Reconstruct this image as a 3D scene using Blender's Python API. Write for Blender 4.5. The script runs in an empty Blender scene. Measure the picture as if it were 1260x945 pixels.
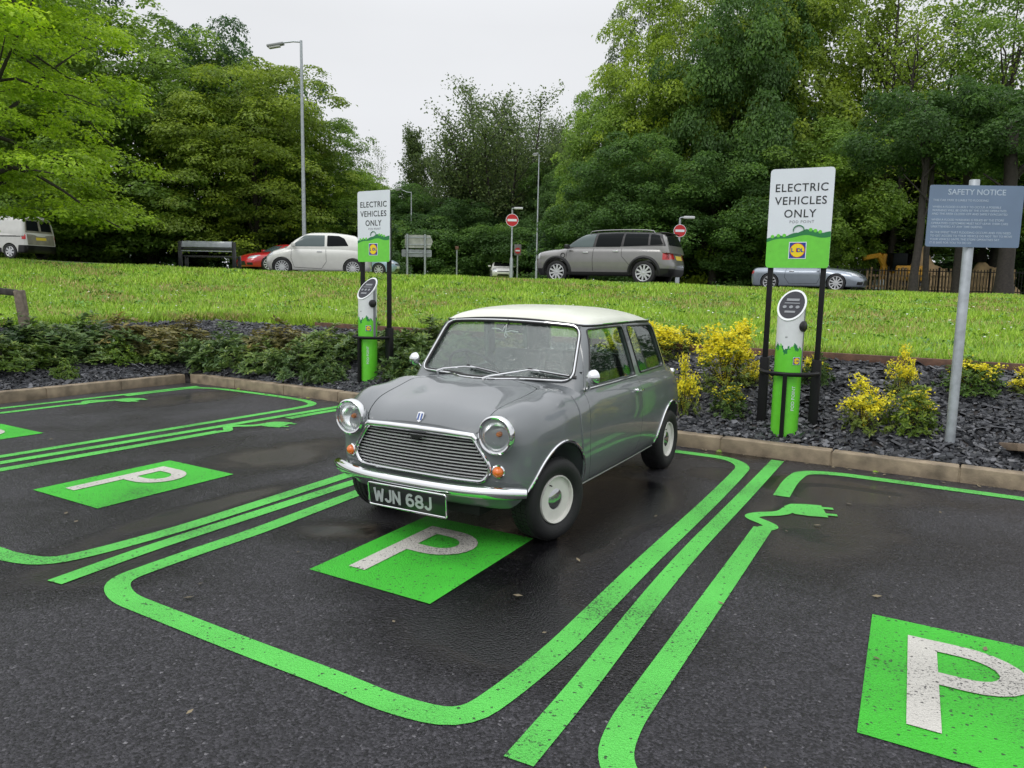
import bpy, bmesh, math, random
import numpy as np
from mathutils import Vector, Matrix

random.seed(7)
rng = np.random.default_rng(7)
scene = bpy.context.scene
COL = scene.collection
R = math.radians

# ------------------------------------------------------------------ camera
FPX, PITCH, ROLL, CAMH = 942.0, 0.13143, 0.01921, 1.4648
IW, IH = 1260.0, 945.0
F_ = np.array([0, math.cos(PITCH), -math.sin(PITCH)])
r_ = np.array([1.0, 0, 0]); u_ = np.cross(r_, F_)
R_ = math.cos(ROLL)*r_ + math.sin(ROLL)*u_
U_ = -math.sin(ROLL)*r_ + math.cos(ROLL)*u_
C_ = np.array([0, 0, CAMH])
def ray(x, y): return F_ + R_*(x-IW/2)/FPX + U_*(IH/2-y)/FPX
def at(x, y, Y):
    r = ray(x, y); return Vector(C_ + r*(Y/r[1]))
def gnd(x, y, z=0.0):
    r = ray(x, y); return Vector(C_ + r*((z-CAMH)/r[2]))
def px_m(Y): return FPX/Y
cam_d = bpy.data.cameras.new('camera'); cam_o = bpy.data.objects.new('camera', cam_d); COL.objects.link(cam_o)
cam_d.sensor_width = 36; cam_d.lens = FPX*36/IW; cam_d.clip_end = 2000; cam_d.clip_start = 0.05
M3 = Matrix(((R_[0], U_[0], -F_[0]), (R_[1], U_[1], -F_[1]), (R_[2], U_[2], -F_[2])))
cam_o.matrix_world = Matrix.Translation(Vector(C_)) @ M3.to_4x4()
scene.camera = cam_o

# ------------------------------------------------------------------ materials
def new_mat(name):
    m = bpy.data.materials.new(name); m.use_nodes = True
    nt = m.node_tree; b = nt.nodes['Principled BSDF']
    return m, nt, b
def N(nt, typ, **kw):
    n = nt.nodes.new(typ)
    for k, v in kw.items():
        if hasattr(n, k): setattr(n, k, v)
    return n
def mat(name, col, rough=0.5, metal=0.0, coat=0.0, noise=0.0, nscale=20.0, bump=0.0, bscale=60.0, spec=0.5, coat_rough=0.04, alpha=None):
    m, nt, b = new_mat(name)
    c = (*col, 1) if len(col) == 3 else col
    b.inputs['Base Color'].default_value = c
    b.inputs['Roughness'].default_value = rough; b.inputs['Metallic'].default_value = metal
    b.inputs['Coat Weight'].default_value = coat; b.inputs['Coat Roughness'].default_value = coat_rough
    b.inputs['Specular IOR Level'].default_value = spec
    tc = N(nt, 'ShaderNodeTexCoord')
    if noise > 0:
        t = N(nt, 'ShaderNodeTexNoise'); t.inputs['Scale'].default_value = nscale; t.inputs['Detail'].default_value = 6
        nt.links.new(tc.outputs['Object'], t.inputs['Vector'])
        mr = N(nt, 'ShaderNodeMapRange'); mr.inputs['From Min'].default_value = .3; mr.inputs['From Max'].default_value = .7
        mr.inputs['To Min'].default_value = 1-noise; mr.inputs['To Max'].default_value = 1+noise
        nt.links.new(t.outputs['Fac'], mr.inputs['Value'])
        mx = N(nt, 'ShaderNodeVectorMath', operation='SCALE'); mx.inputs[0].default_value = c[:3]
        nt.links.new(mr.outputs['Result'], mx.inputs['Scale']); nt.links.new(mx.outputs[0], b.inputs['Base Color'])
        mr2 = N(nt, 'ShaderNodeMapRange'); mr2.inputs['To Min'].default_value = max(rough-.08, 0); mr2.inputs['To Max'].default_value = min(rough+.12, 1)
        nt.links.new(t.outputs['Fac'], mr2.inputs['Value']); nt.links.new(mr2.outputs['Result'], b.inputs['Roughness'])
    if bump > 0:
        t = N(nt, 'ShaderNodeTexNoise'); t.inputs['Scale'].default_value = bscale; t.inputs['Detail'].default_value = 5
        nt.links.new(tc.outputs['Object'], t.inputs['Vector'])
        bp = N(nt, 'ShaderNodeBump'); bp.inputs['Strength'].default_value = bump; bp.inputs['Distance'].default_value = 0.01
        nt.links.new(t.outputs['Fac'], bp.inputs['Height']); nt.links.new(bp.outputs['Normal'], b.inputs['Normal'])
    return m
def paint_mat(name, col, drops=True, rough=.32, coat=1.0, flake=0.0, metal=0.0, dscale=260.0):
    """glossy car paint with small standing rain drops on it"""
    m, nt, b = new_mat(name)
    b.inputs['Base Color'].default_value = (*col, 1); b.inputs['Roughness'].default_value = rough
    b.inputs['Coat Weight'].default_value = coat; b.inputs['Coat Roughness'].default_value = .03
    b.inputs['Metallic'].default_value = metal
    tc = N(nt, 'ShaderNodeTexCoord')
    t = N(nt, 'ShaderNodeTexNoise'); t.inputs['Scale'].default_value = 6; t.inputs['Detail'].default_value = 4
    nt.links.new(tc.outputs['Object'], t.inputs['Vector'])
    mr = N(nt, 'ShaderNodeMapRange'); mr.inputs['To Min'].default_value = .9; mr.inputs['To Max'].default_value = 1.1
    nt.links.new(t.outputs['Fac'], mr.inputs['Value'])
    mx = N(nt, 'ShaderNodeVectorMath', operation='SCALE'); mx.inputs[0].default_value = col
    nt.links.new(mr.outputs['Result'], mx.inputs['Scale']); nt.links.new(mx.outputs[0], b.inputs['Base Color'])
    if drops:
        v = N(nt, 'ShaderNodeTexVoronoi'); v.inputs['Scale'].default_value = dscale
        nt.links.new(tc.outputs['Object'], v.inputs['Vector'])
        r = N(nt, 'ShaderNodeMapRange'); r.inputs['From Min'].default_value = .10; r.inputs['From Max'].default_value = .32
        r.inputs['To Min'].default_value = 1; r.inputs['To Max'].default_value = 0
        nt.links.new(v.outputs['Distance'], r.inputs['Value'])
        bp = N(nt, 'ShaderNodeBump'); bp.inputs['Strength'].default_value = .12; bp.inputs['Distance'].default_value = .002
        nt.links.new(r.outputs['Result'], bp.inputs['Height']); nt.links.new(bp.outputs['Normal'], b.inputs['Coat Normal'])
        nt.links.new(bp.outputs['Normal'], b.inputs['Normal'])
    return m
def glass_mat(name, tint=(.75, .82, .80), haze=.0, drops=0.0, base=.0, refl=1.0):
    """thin pane: see-through, fresnel reflection, optional film of rain drops"""
    m, nt, b = new_mat(name); nt.nodes.remove(b)
    out = nt.nodes['Material Output']
    tr = N(nt, 'ShaderNodeBsdfTransparent'); tr.inputs['Color'].default_value = (*tint, 1)
    gl = N(nt, 'ShaderNodeBsdfGlossy'); gl.inputs['Roughness'].default_value = .02
    lw = N(nt, 'ShaderNodeLayerWeight'); lw.inputs['Blend'].default_value = .5; fr = N(nt, 'ShaderNodeMath', operation='POWER'); fr.inputs[1].default_value = 3.6; nt.links.new(lw.outputs['Facing'], fr.inputs[0])
    tc = N(nt, 'ShaderNodeTexCoord')
    mu = N(nt, 'ShaderNodeMath', operation='MULTIPLY_ADD'); mu.inputs[1].default_value = refl; mu.inputs[2].default_value = base
    nt.links.new(fr.outputs[0], mu.inputs[0])
    mx = N(nt, 'ShaderNodeMixShader'); nt.links.new(mu.outputs[0], mx.inputs[0]); nt.links.new(tr.outputs[0], mx.inputs[1]); nt.links.new(gl.outputs[0], mx.inputs[2])
    last = mx.outputs[0]
    if drops > 0:
        v = N(nt, 'ShaderNodeTexVoronoi'); v.inputs['Scale'].default_value = 85
        nz = N(nt, 'ShaderNodeTexNoise'); nz.inputs['Scale'].default_value = 8; nz.inputs['Detail'].default_value = 5
        nt.links.new(tc.outputs['Object'], v.inputs['Vector']); nt.links.new(tc.outputs['Object'], nz.inputs['Vector'])
        r = N(nt, 'ShaderNodeMapRange'); r.inputs['From Min'].default_value = .15; r.inputs['From Max'].default_value = .4
        r.inputs['To Min'].default_value = 1; r.inputs['To Max'].default_value = 0
        nt.links.new(v.outputs['Distance'], r.inputs['Value'])
        m2 = N(nt, 'ShaderNodeMath', operation='MULTIPLY'); nt.links.new(r.outputs[0], m2.inputs[0]); nt.links.new(nz.outputs['Fac'], m2.inputs[1])
        m3 = N(nt, 'ShaderNodeMath', operation='MULTIPLY_ADD'); nt.links.new(m2.outputs[0], m3.inputs[0]); m3.inputs[1].default_value = drops; m3.inputs[2].default_value = haze
        df = N(nt, 'ShaderNodeBsdfDiffuse'); df.inputs['Color'].default_value = (.42, .48, .47, 1)
        mx2 = N(nt, 'ShaderNodeMixShader'); nt.links.new(m3.outputs[0], mx2.inputs[0]); nt.links.new(last, mx2.inputs[1]); nt.links.new(df.outputs[0], mx2.inputs[2])
        last = mx2.outputs[0]
        bp = N(nt, 'ShaderNodeBump'); bp.inputs['Strength'].default_value = .25; bp.inputs['Distance'].default_value = .003
        nt.links.new(r.outputs[0], bp.inputs['Height']); nt.links.new(bp.outputs[0], gl.inputs['Normal'])
    nt.links.new(last, out.inputs['Surface'])
    return m

M = {}
M['chrome'] = mat('chrome', (.78, .79, .80), .07, 1.0)
M['rubber'] = mat('black_rubber', (.012, .012, .012), .45)
M['tyre'] = mat('tyre_rubber', (.011, .011, .012), .6, noise=.3, nscale=60, bump=.4, bscale=200)
M['black'] = mat('black_plastic', (.012, .012, .013), .35)
M['dark'] = mat('dark_cavity', (.006, .006, .006), .9)
M['interior'] = mat('dark_trim_vinyl', (.02, .021, .022), .55, noise=.2, nscale=40)
M['seat'] = mat('seat_vinyl', (.035, .038, .045), .45, noise=.2, nscale=30)
M['amber'] = mat('amber_lens', (.75, .16, .01), .15, coat=1)
M['red_lens'] = mat('red_lens', (.45, .01, .012), .15, coat=1)
M['white_rim'] = mat('white_wheel_paint', (.70, .69, .64), .35, noise=.05)
M['silver_plate'] = mat('silver_lettering', (.50, .52, .54), .35, .3)
M['plate_black'] = mat('plate_black', (.012, .013, .014), .3, coat=.5)

# ------------------------------------------------------------------ mesh helpers
def link(o, parent=None):
    COL.objects.link(o)
    if parent is not None: o.parent = parent
    return o
def tag(o, label=None, cat=None, group=None, kind=None):
    if label: o['label'] = label
    if cat: o['category'] = cat
    if group: o['group'] = group
    if kind: o['kind'] = kind
    return o
def empty(name, loc=(0, 0, 0), rz=0.0, label=None, cat=None, group=None):
    o = bpy.data.objects.new(name, None); o.empty_display_size = .1; COL.objects.link(o)
    o.location = loc; o.rotation_euler = (0, 0, rz)
    return tag(o, label, cat, group)
def np_mesh(name, V, Fc, m=None, smooth=False, mi=None, attr=None, sharp=None):
    """V (n,3); Fc: array (m,k) or list of index lists"""
    me = bpy.data.meshes.new(name)
    V = np.asarray(V, dtype=np.float32)
    if isinstance(Fc, np.ndarray):
        k = Fc.shape[1]; tot = np.full(len(Fc), k, dtype=np.int32); idx = Fc.astype(np.int32).ravel()
    else:
        tot = np.array([len(f) for f in Fc], dtype=np.int32); idx = np.array([i for f in Fc for i in f], dtype=np.int32)
    st = np.concatenate([[0], np.cumsum(tot)[:-1]]).astype(np.int32)
    me.vertices.add(len(V)); me.vertices.foreach_set('co', V.ravel())
    me.loops.add(len(idx)); me.loops.foreach_set('vertex_index', idx)
    me.polygons.add(len(tot)); me.polygons.foreach_set('loop_start', st); me.polygons.foreach_set('loop_total', tot)
    if mi is not None: me.polygons.foreach_set('material_index', np.asarray(mi, dtype=np.int32))
    if attr is not None:
        for an, av in attr.items():
            a = me.attributes.new(an, 'FLOAT', 'FACE'); a.data.foreach_set('value', np.asarray(av, dtype=np.float32))
    me.update(calc_edges=True)
    me.polygons.foreach_set('use_smooth', np.full(len(tot), smooth)); 
    if m is not None:
        for mm in (m if isinstance(m, (list, tuple)) else [m]): me.materials.append(mm)
    if sharp: 
        me.polygons.foreach_set('use_smooth', np.full(len(tot), True)); me.set_sharp_from_angle(angle=R(sharp))
    return me
def mobj(name, me, parent=None, loc=None):
    o = bpy.data.objects.new(name, me); link(o, parent)
    if loc is not None: o.location = loc
    return o
class MB:
    """collects shapes; build() links them as one mesh object"""
    def __init__(s): s.V = []; s.F = []; s.mi = []; s.cm = 0
    def add(s, V, F):
        o = len(s.V); s.V += [tuple(v) for v in V]; s.F += [tuple(i+o for i in f) for f in F]; s.mi += [s.cm]*len(F); return s
    def box(s, c, d, rot=None, bev=0.0):
        hx, hy, hz = d[0]/2, d[1]/2, d[2]/2
        bm = bmesh.new(); bmesh.ops.create_cube(bm, size=1)
        for v in bm.verts: v.co = Vector((v.co.x*2*hx, v.co.y*2*hy, v.co.z*2*hz))
        if bev > 0: bmesh.ops.bevel(bm, geom=bm.edges[:], offset=bev, segments=2, affect='EDGES', profile=.5)
        Mx = rot if rot is not None else Matrix.Identity(3)
        if isinstance(Mx, (int, float)): Mx = Matrix.Rotation(Mx, 3, 'Z')
        V = [Mx @ v.co + Vector(c) for v in bm.verts]; bm.verts.index_update()
        s.add(V, [[v.index for v in f.verts] for f in bm.faces]); bm.free(); return s
    def tube(s, pts, r, n=8, closed=False, cap=True, squash=1.0):
        pts = [Vector(p) for p in pts]; m = len(pts); V = []; Fc = []
        rr = r if isinstance(r, (list, tuple, np.ndarray)) else [r]*m
        up = None
        for i, p in enumerate(pts):
            a = pts[i-1] if (i > 0 or closed) else p; b = pts[(i+1) % m] if (i < m-1 or closed) else p
            t = (b-a).normalized() if (b-a).length > 1e-9 else Vector((0, 0, 1))
            if up is None: up = t.orthogonal().normalized()
            else:
                up = (up - t*up.dot(t)); up = up.normalized() if up.length > 1e-6 else t.orthogonal().normalized()
            w = t.cross(up)
            for j in range(n):
                an = 2*math.pi*j/n; V.append(p + (up*math.cos(an) + w*math.sin(an)*squash)*rr[i])
        for i in range(m if closed else m-1):
            for j in range(n):
                a = i*n+j; b = i*n+(j+1) % n; c = ((i+1) % m)*n+(j+1) % n; d = ((i+1) % m)*n+j
                Fc.append((a, b, c, d))
        if cap and not closed: Fc.append(tuple(range(n))[::-1]); Fc.append(tuple((m-1)*n+j for j in range(n)))
        return s.add(V, Fc)
    def cyl(s, a, b, r, n=16, r2=None): return s.tube([a, b], [r, r if r2 is None else r2], n)
    def lathe(s, prof, n=32, Mx=None, close=False, cap=True):
        """prof: [(radius, height)] about local z"""
        V = []; Fc = []; Mx = Mx or Matrix.Identity(4)
        for (r, h) in prof:
            for j in range(n):
                a = 2*math.pi*j/n; V.append(Mx @ Vector((r*math.cos(a), r*math.sin(a), h)))
        for i in range(len(prof)-1 + (1 if close else 0)):
            for j in range(n):
                i2 = (i+1) % len(prof)
                Fc.append((i*n+j, i*n+(j+1) % n, i2*n+(j+1) % n, i2*n+j))
        if not close and cap:
            if prof[0][0] > 1e-5: Fc.append(tuple(range(n))[::-1])
            if prof[-1][0] > 1e-5: Fc.append(tuple((len(prof)-1)*n+j for j in range(n)))
        return s.add(V, Fc)
    def prism(s, poly, a, b, axis='y'):
        """poly of 2D points extruded from a to b along axis"""
        def mk(p, t): return {'y': (p[0], t, p[1]), 'x': (t, p[0], p[1]), 'z': (p[0], p[1], t)}[axis]
        n = len(poly); V = [mk(p, a) for p in poly]+[mk(p, b) for p in poly]
        Fc = [tuple(range(n))[::-1], tuple(range(n, 2*n))]+[(i, (i+1) % n, n+(i+1) % n, n+i) for i in range(n)]
        return s.add(V, Fc)
    def mesh(s, name, m, sharp=35):
        me = np_mesh(name, s.V, s.F, m, mi=s.mi if isinstance(m, (list, tuple)) else None)
        bm = bmesh.new(); bm.from_mesh(me); bmesh.ops.recalc_face_normals(bm, faces=bm.faces[:]); bm.to_mesh(me); bm.free()
        if sharp:
            me.polygons.foreach_set('use_smooth', np.full(len(me.polygons), True)); me.set_sharp_from_angle(angle=R(sharp))
        return me
    def build(s, name, m, parent=None, sharp=35, loc=None): return mobj(name, s.mesh(name, m, sharp), parent, loc)
def text_mesh(body, size, depth=0.0015, bold=0.0, spacing=1.0, align='CENTER', sx=1.0, line=1.0):
    c = bpy.data.curves.new('t', 'FONT'); c.body = body; c.size = size; c.extrude = depth; c.offset = bold
    c.align_x = align; c.align_y = 'CENTER'; c.space_character = spacing; c.space_line = line; c.resolution_u = 4
    o = bpy.data.objects.new('t', c); COL.objects.link(o)
    bpy.context.view_layer.update()
    me = bpy.data.meshes.new_from_object(o.evaluated_get(bpy.context.evaluated_depsgraph_get()))
    bpy.data.objects.remove(o); bpy.data.curves.remove(c)
    for v in me.vertices: v.co.x *= sx
    return me
def text(name, body, size, m, parent, Mx, **kw):
    me = text_mesh(body, size, **kw); me.transform(Mx); me.materials.clear(); me.materials.append(m)
    return mobj(name, me, parent)
def copy_tree(o, parent=None):
    c = o.copy(); COL.objects.link(c); c.parent = parent
    for ch in [x for x in ALLCH.get(o.name, [])] if False else list(o.children): copy_tree(ch, c)
    return c

# ------------------------------------------------------------------ car body fields
def tab(xs, ys):
    """smooth monotone cubic through table points"""
    xs = np.array(xs, float); ys = np.array(ys, float); h = np.diff(xs); dl = np.diff(ys)/h
    m = np.zeros(len(xs)); m[0] = dl[0]; m[-1] = dl[-1]
    for i in range(1, len(xs)-1):
        if dl[i-1]*dl[i] > 0:
            w1 = 2*h[i]+h[i-1]; w2 = h[i]+2*h[i-1]; m[i] = (w1+w2)/(w1/dl[i-1]+w2/dl[i])
    def f(x):
        x = np.clip(x, xs[0], xs[-1]); i = np.clip(np.searchsorted(xs, x)-1, 0, len(h)-1)
        t = (x-xs[i])/h[i]; a = ys[i]; b = ys[i+1]
        return (2*t**3-3*t**2+1)*a+(t**3-2*t**2+t)*h[i]*m[i]+(-2*t**3+3*t**2)*b+(t**3-t**2)*h[i]*m[i+1]
    return f
def smax(a, b, r):
    h = np.maximum(r-np.abs(a-b), 0); return np.maximum(a, b)+h*h/(4*r)
def smin(a, b, r): return -smax(-a, -b, r)
def sstep(a, b, x):
    t = np.clip((x-a)/(b-a), 0, 1); return t*t*(3-2*t)
def solid(F, box, n, mid=(0.85, .6), zc=None, name='solid'):
    """closed surface of F=0, sampled on a box lattice along rays from an inner skeleton"""
    (x0, x1), (y0, y1), (z0, z1) = box; nx, ny, nz = n
    cx, cy, cz = (x0+x1)/2, (y0+y1)/2, (z0+z1)/2 if zc is None else zc
    key = {}; V = []; Fc = []
    X = np.linspace(x0, x1, nx+1); Y = np.linspace(y0, y1, ny+1); Z = np.linspace(z0, z1, nz+1)
    def vid(i, j, k):
        q = (i, j, k)
        if q not in key: key[q] = len(V); V.append((X[i], Y[j], Z[k]))
        return key[q]
    for i in range(nx):
        for j in range(ny):
            Fc.append((vid(i, j, 0), vid(i, j+1, 0), vid(i+1, j+1, 0), vid(i+1, j, 0)))
            Fc.append((vid(i, j, nz), vid(i+1, j, nz), vid(i+1, j+1, nz), vid(i, j+1, nz)))
    for i in range(nx):
        for k in range(nz):
            Fc.append((vid(i, 0, k), vid(i+1, 0, k), vid(i+1, 0, k+1), vid(i, 0, k+1)))
            Fc.append((vid(i, ny, k), vid(i, ny, k+1), vid(i+1, ny, k+1), vid(i+1, ny, k)))
    for j in range(ny):
        for k in range(nz):
            Fc.append((vid(0, j, k), vid(0, j, k+1), vid(0, j+1, k+1), vid(0, j+1, k)))
            Fc.append((vid(nx, j, k), vid(nx, j+1, k), vid(nx, j+1, k+1), vid(nx, j, k+1)))
    Q = np.array(V); Cc = np.stack([cx+(Q[:, 0]-cx)*mid[0], cy+(Q[:, 1]-cy)*mid[1], np.full(len(Q), cz)+(Q[:, 2]-cz)*.25], 1)
    lo = np.zeros(len(Q)); hi = np.full(len(Q), 1.6)
    for _ in range(34):
        t = (lo+hi)/2; P = Cc+(Q-Cc)*t[:, None]; ins = F(P[:, 0], P[:, 1], P[:, 2]) < 0
        lo = np.where(ins, t, lo); hi = np.where(ins, hi, t)
    P = Cc+(Q-Cc)*((lo+hi)/2)[:, None]
    me = np_mesh(name, P, np.array(Fc), None, smooth=True)
    return me
_tmp = []
def boolean(me, cutter, op='DIFFERENCE'):
    a = bpy.data.objects.new('a', me); b = bpy.data.objects.new('b', cutter); COL.objects.link(a); COL.objects.link(b)
    md = a.modifiers.new('b', 'BOOLEAN'); md.object = b; md.operation = op
    res = None
    for sv in ('MANIFOLD', 'EXACT'):
        try: md.solver = sv
        except Exception: continue
        bpy.context.view_layer.update()
        res = bpy.data.meshes.new_from_object(a.evaluated_get(bpy.context.evaluated_depsgraph_get()))
        if len(res.polygons) > 0 : break
    bpy.data.objects.remove(a); bpy.data.objects.remove(b)
    return res
def fin(me, m, ang=32):
    me.materials.clear()
    for mm in (m if isinstance(m, (list, tuple)) else [m]): me.materials.append(mm)
    me.polygons.foreach_set('use_smooth', np.full(len(me.polygons), True))
    me.polygons.foreach_set('material_index', np.zeros(len(me.polygons), dtype=np.int32))
    me.set_sharp_from_angle(angle=R(ang)); me.update(); return me
def rpoly(pts, r=.03, n=5):
    """2D polygon with rounded corners; r may be a list"""
    out = []; m = len(pts); rs = r if isinstance(r, (list, tuple)) else [r]*m
    for i in range(m):
        p = Vector(pts[i]).to_2d() if len(pts[i]) == 2 else Vector(pts[i][:2]); a = Vector(pts[i-1][:2]); b = Vector(pts[(i+1) % m][:2])
        da = (a-p); db = (b-p); rr = min(rs[i], da.length*.48, db.length*.48)
        A = p+da.normalized()*rr; B = p+db.normalized()*rr
        if rr < 1e-4: out.append((p.x, p.y)); continue
        for k in range(n+1):
            t = k/n; q = A*(1-t)**2+p*2*t*(1-t)+B*t*t; out.append((q.x, q.y))
    return out
def dens(poly, d=.04, closed=True):
    out = []; m = len(poly)
    for i in range(m if closed else m-1):
        a = np.array(poly[i]); b = np.array(poly[(i+1) % m]); k = max(1, int(np.linalg.norm(b-a)/d))
        for j in range(k): out.append(tuple(a+(b-a)*j/k))
    if not closed: out.append(tuple(poly[-1]))
    return out
def on_surf(F, pts, axis, far, near):
    """pts 2D (other two axes, in xyz order) -> 3D points where F=0, searching from far (outside) to near"""
    P2 = np.array(pts, float); n = len(P2); lo = np.full(n, float(near)); hi = np.full(n, float(far))
    # march from outside to first inside
    K = 80; cur = hi.copy(); found = np.zeros(n, bool); prev = hi.copy()
    def mk(t):
        if axis == 0: return t, P2[:, 0], P2[:, 1]
        if axis == 1: return P2[:, 0], t, P2[:, 1]
        return P2[:, 0], P2[:, 1], t
    for k in range(1, K+1):
        t = far+(near-far)*k/K; ins = F(*mk(np.full(n, t))) < 0
        new = ins & ~found; lo[new] = t; hi[new] = far+(near-far)*(k-1)/K; found |= ins
    for _ in range(30):
        t = (lo+hi)/2; ins = F(*mk(t)) < 0; lo = np.where(ins, t, lo); hi = np.where(ins, hi, t)
    x, y, z = mk((lo+hi)/2); return [Vector((float(a), float(b), float(c))) for a, b, c in zip(np.broadcast_to(x, (n,)), np.broadcast_to(y, (n,)), np.broadcast_to(z, (n,)))]
def prism_me(poly, a, b, axis='y'):
    return MB().prism(poly, a, b, axis).mesh('c', None, sharp=None)
def offset(F, d): return lambda x, y, z: F(x, y, z)+d
# ================================================================== the classic small saloon
W_ = tab([-1.46, -1.40, -1.25, -1.0, -.5, 0, .6, 1.0, 1.2, 1.35, 1.45, 1.55], [.60, .625, .65, .672, .684, .690, .690, .686, .676, .655, .630, .58])
S_ = tab([.15, .225, .33, .45, .56, .68, .76, .84, .92], [.86, .905, .965, .993, 1.0, .985, .963, .925, .87])
T_ = tab([-1.5, -1.3, -1.1, -.9, .6, .74, .9, 1.1, 1.25, 1.35, 1.45, 1.55], [.80, .85, .87, .88, .89, .882, .862, .826, .797, .772, .735, .68])
RX_ = tab([.2, .3, .4, .5, .6, .75, .88], [-1.38, -1.44, -1.462, -1.46, -1.435, -1.36, -1.27])
FX_ = tab([.2, .28, .36, .45, .6, .68, .74, .85], [1.38, 1.45, 1.49, 1.503, 1.500, 1.485, 1.455, 1.35])
def F_low(x, y, z):
    ay = np.abs(y)
    side = ay - W_(x)*S_(z)
    wing = np.exp(-((ay-.56)/.13)**2)*(.040*sstep(.70, .95, x)+.050*sstep(1.0, 1.42, x))
    bon = sstep(.45, .8, x)
    ridge = .010*np.exp(-(ay/.20)**4)*bon*sstep(1.5, 1.2, x)
    top = z - (T_(x) - (.028*bon+.02)*(ay/.55)**2.2 + wing + ridge)
    front = x - (FX_(z) - .085*np.clip(ay/.60, 0, 2)**3)
    rear = (RX_(z) + .07*np.clip(ay/.6, 0, 2)**3) - x
    bot = .232 - z
    d = smax(side, top, .12)
    d = smax(d, front, .10); d = smax(d, rear, .14)
    return smax(d, bot, .03)
YS_ = tab([.7, .85, 1.0, 1.2, 1.35], [.640, .617, .590, .550, .515])
ZR_ = tab([-1.0, -.86, -.7, -.4, -.1, .15, .35, .50, .6], [1.205, 1.240, 1.272, 1.302, 1.312, 1.306, 1.288, 1.266, 1.22])
def F_grn(x, y, z):
    ay = np.abs(y)
    side = ay - YS_(z)
    roof = z - (ZR_(x) - .058*(ay/.52)**3.4)
    ws = (x - (.755 - (z-.87)*.80 - .065*(ay/.5)**2.2))*.78
    rw = ((-1.10 + (z-.86)*.60 + .05*(ay/.5)**2) - x)*.85
    d = smax(side, ws, .045); d = smax(d, rw, .09); d = smax(d, roof, .05)
    return smax(d, .62-z, .02)
def F_mini(x, y, z): return smin(F_low(x, y, z), F_grn(x, y, z), .035)

PAINT = paint_mat('grey_car_paint', (.132, .144, .152), rough=.30)
CREAM = paint_mat('cream_roof_paint', (.70, .72, .62), rough=.45, coat=.35)
M['ws_glass'] = glass_mat('rainy_windscreen_glass', (.84, .90, .87), haze=.03, drops=.62, base=.09, refl=.8)
M['side_glass'] = glass_mat('clear_side_glass', (.80, .88, .83), base=.03, refl=.7)
M['lens'] = glass_mat('headlamp_glass', (.97, .98, .98), base=.05, refl=.7)

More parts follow.
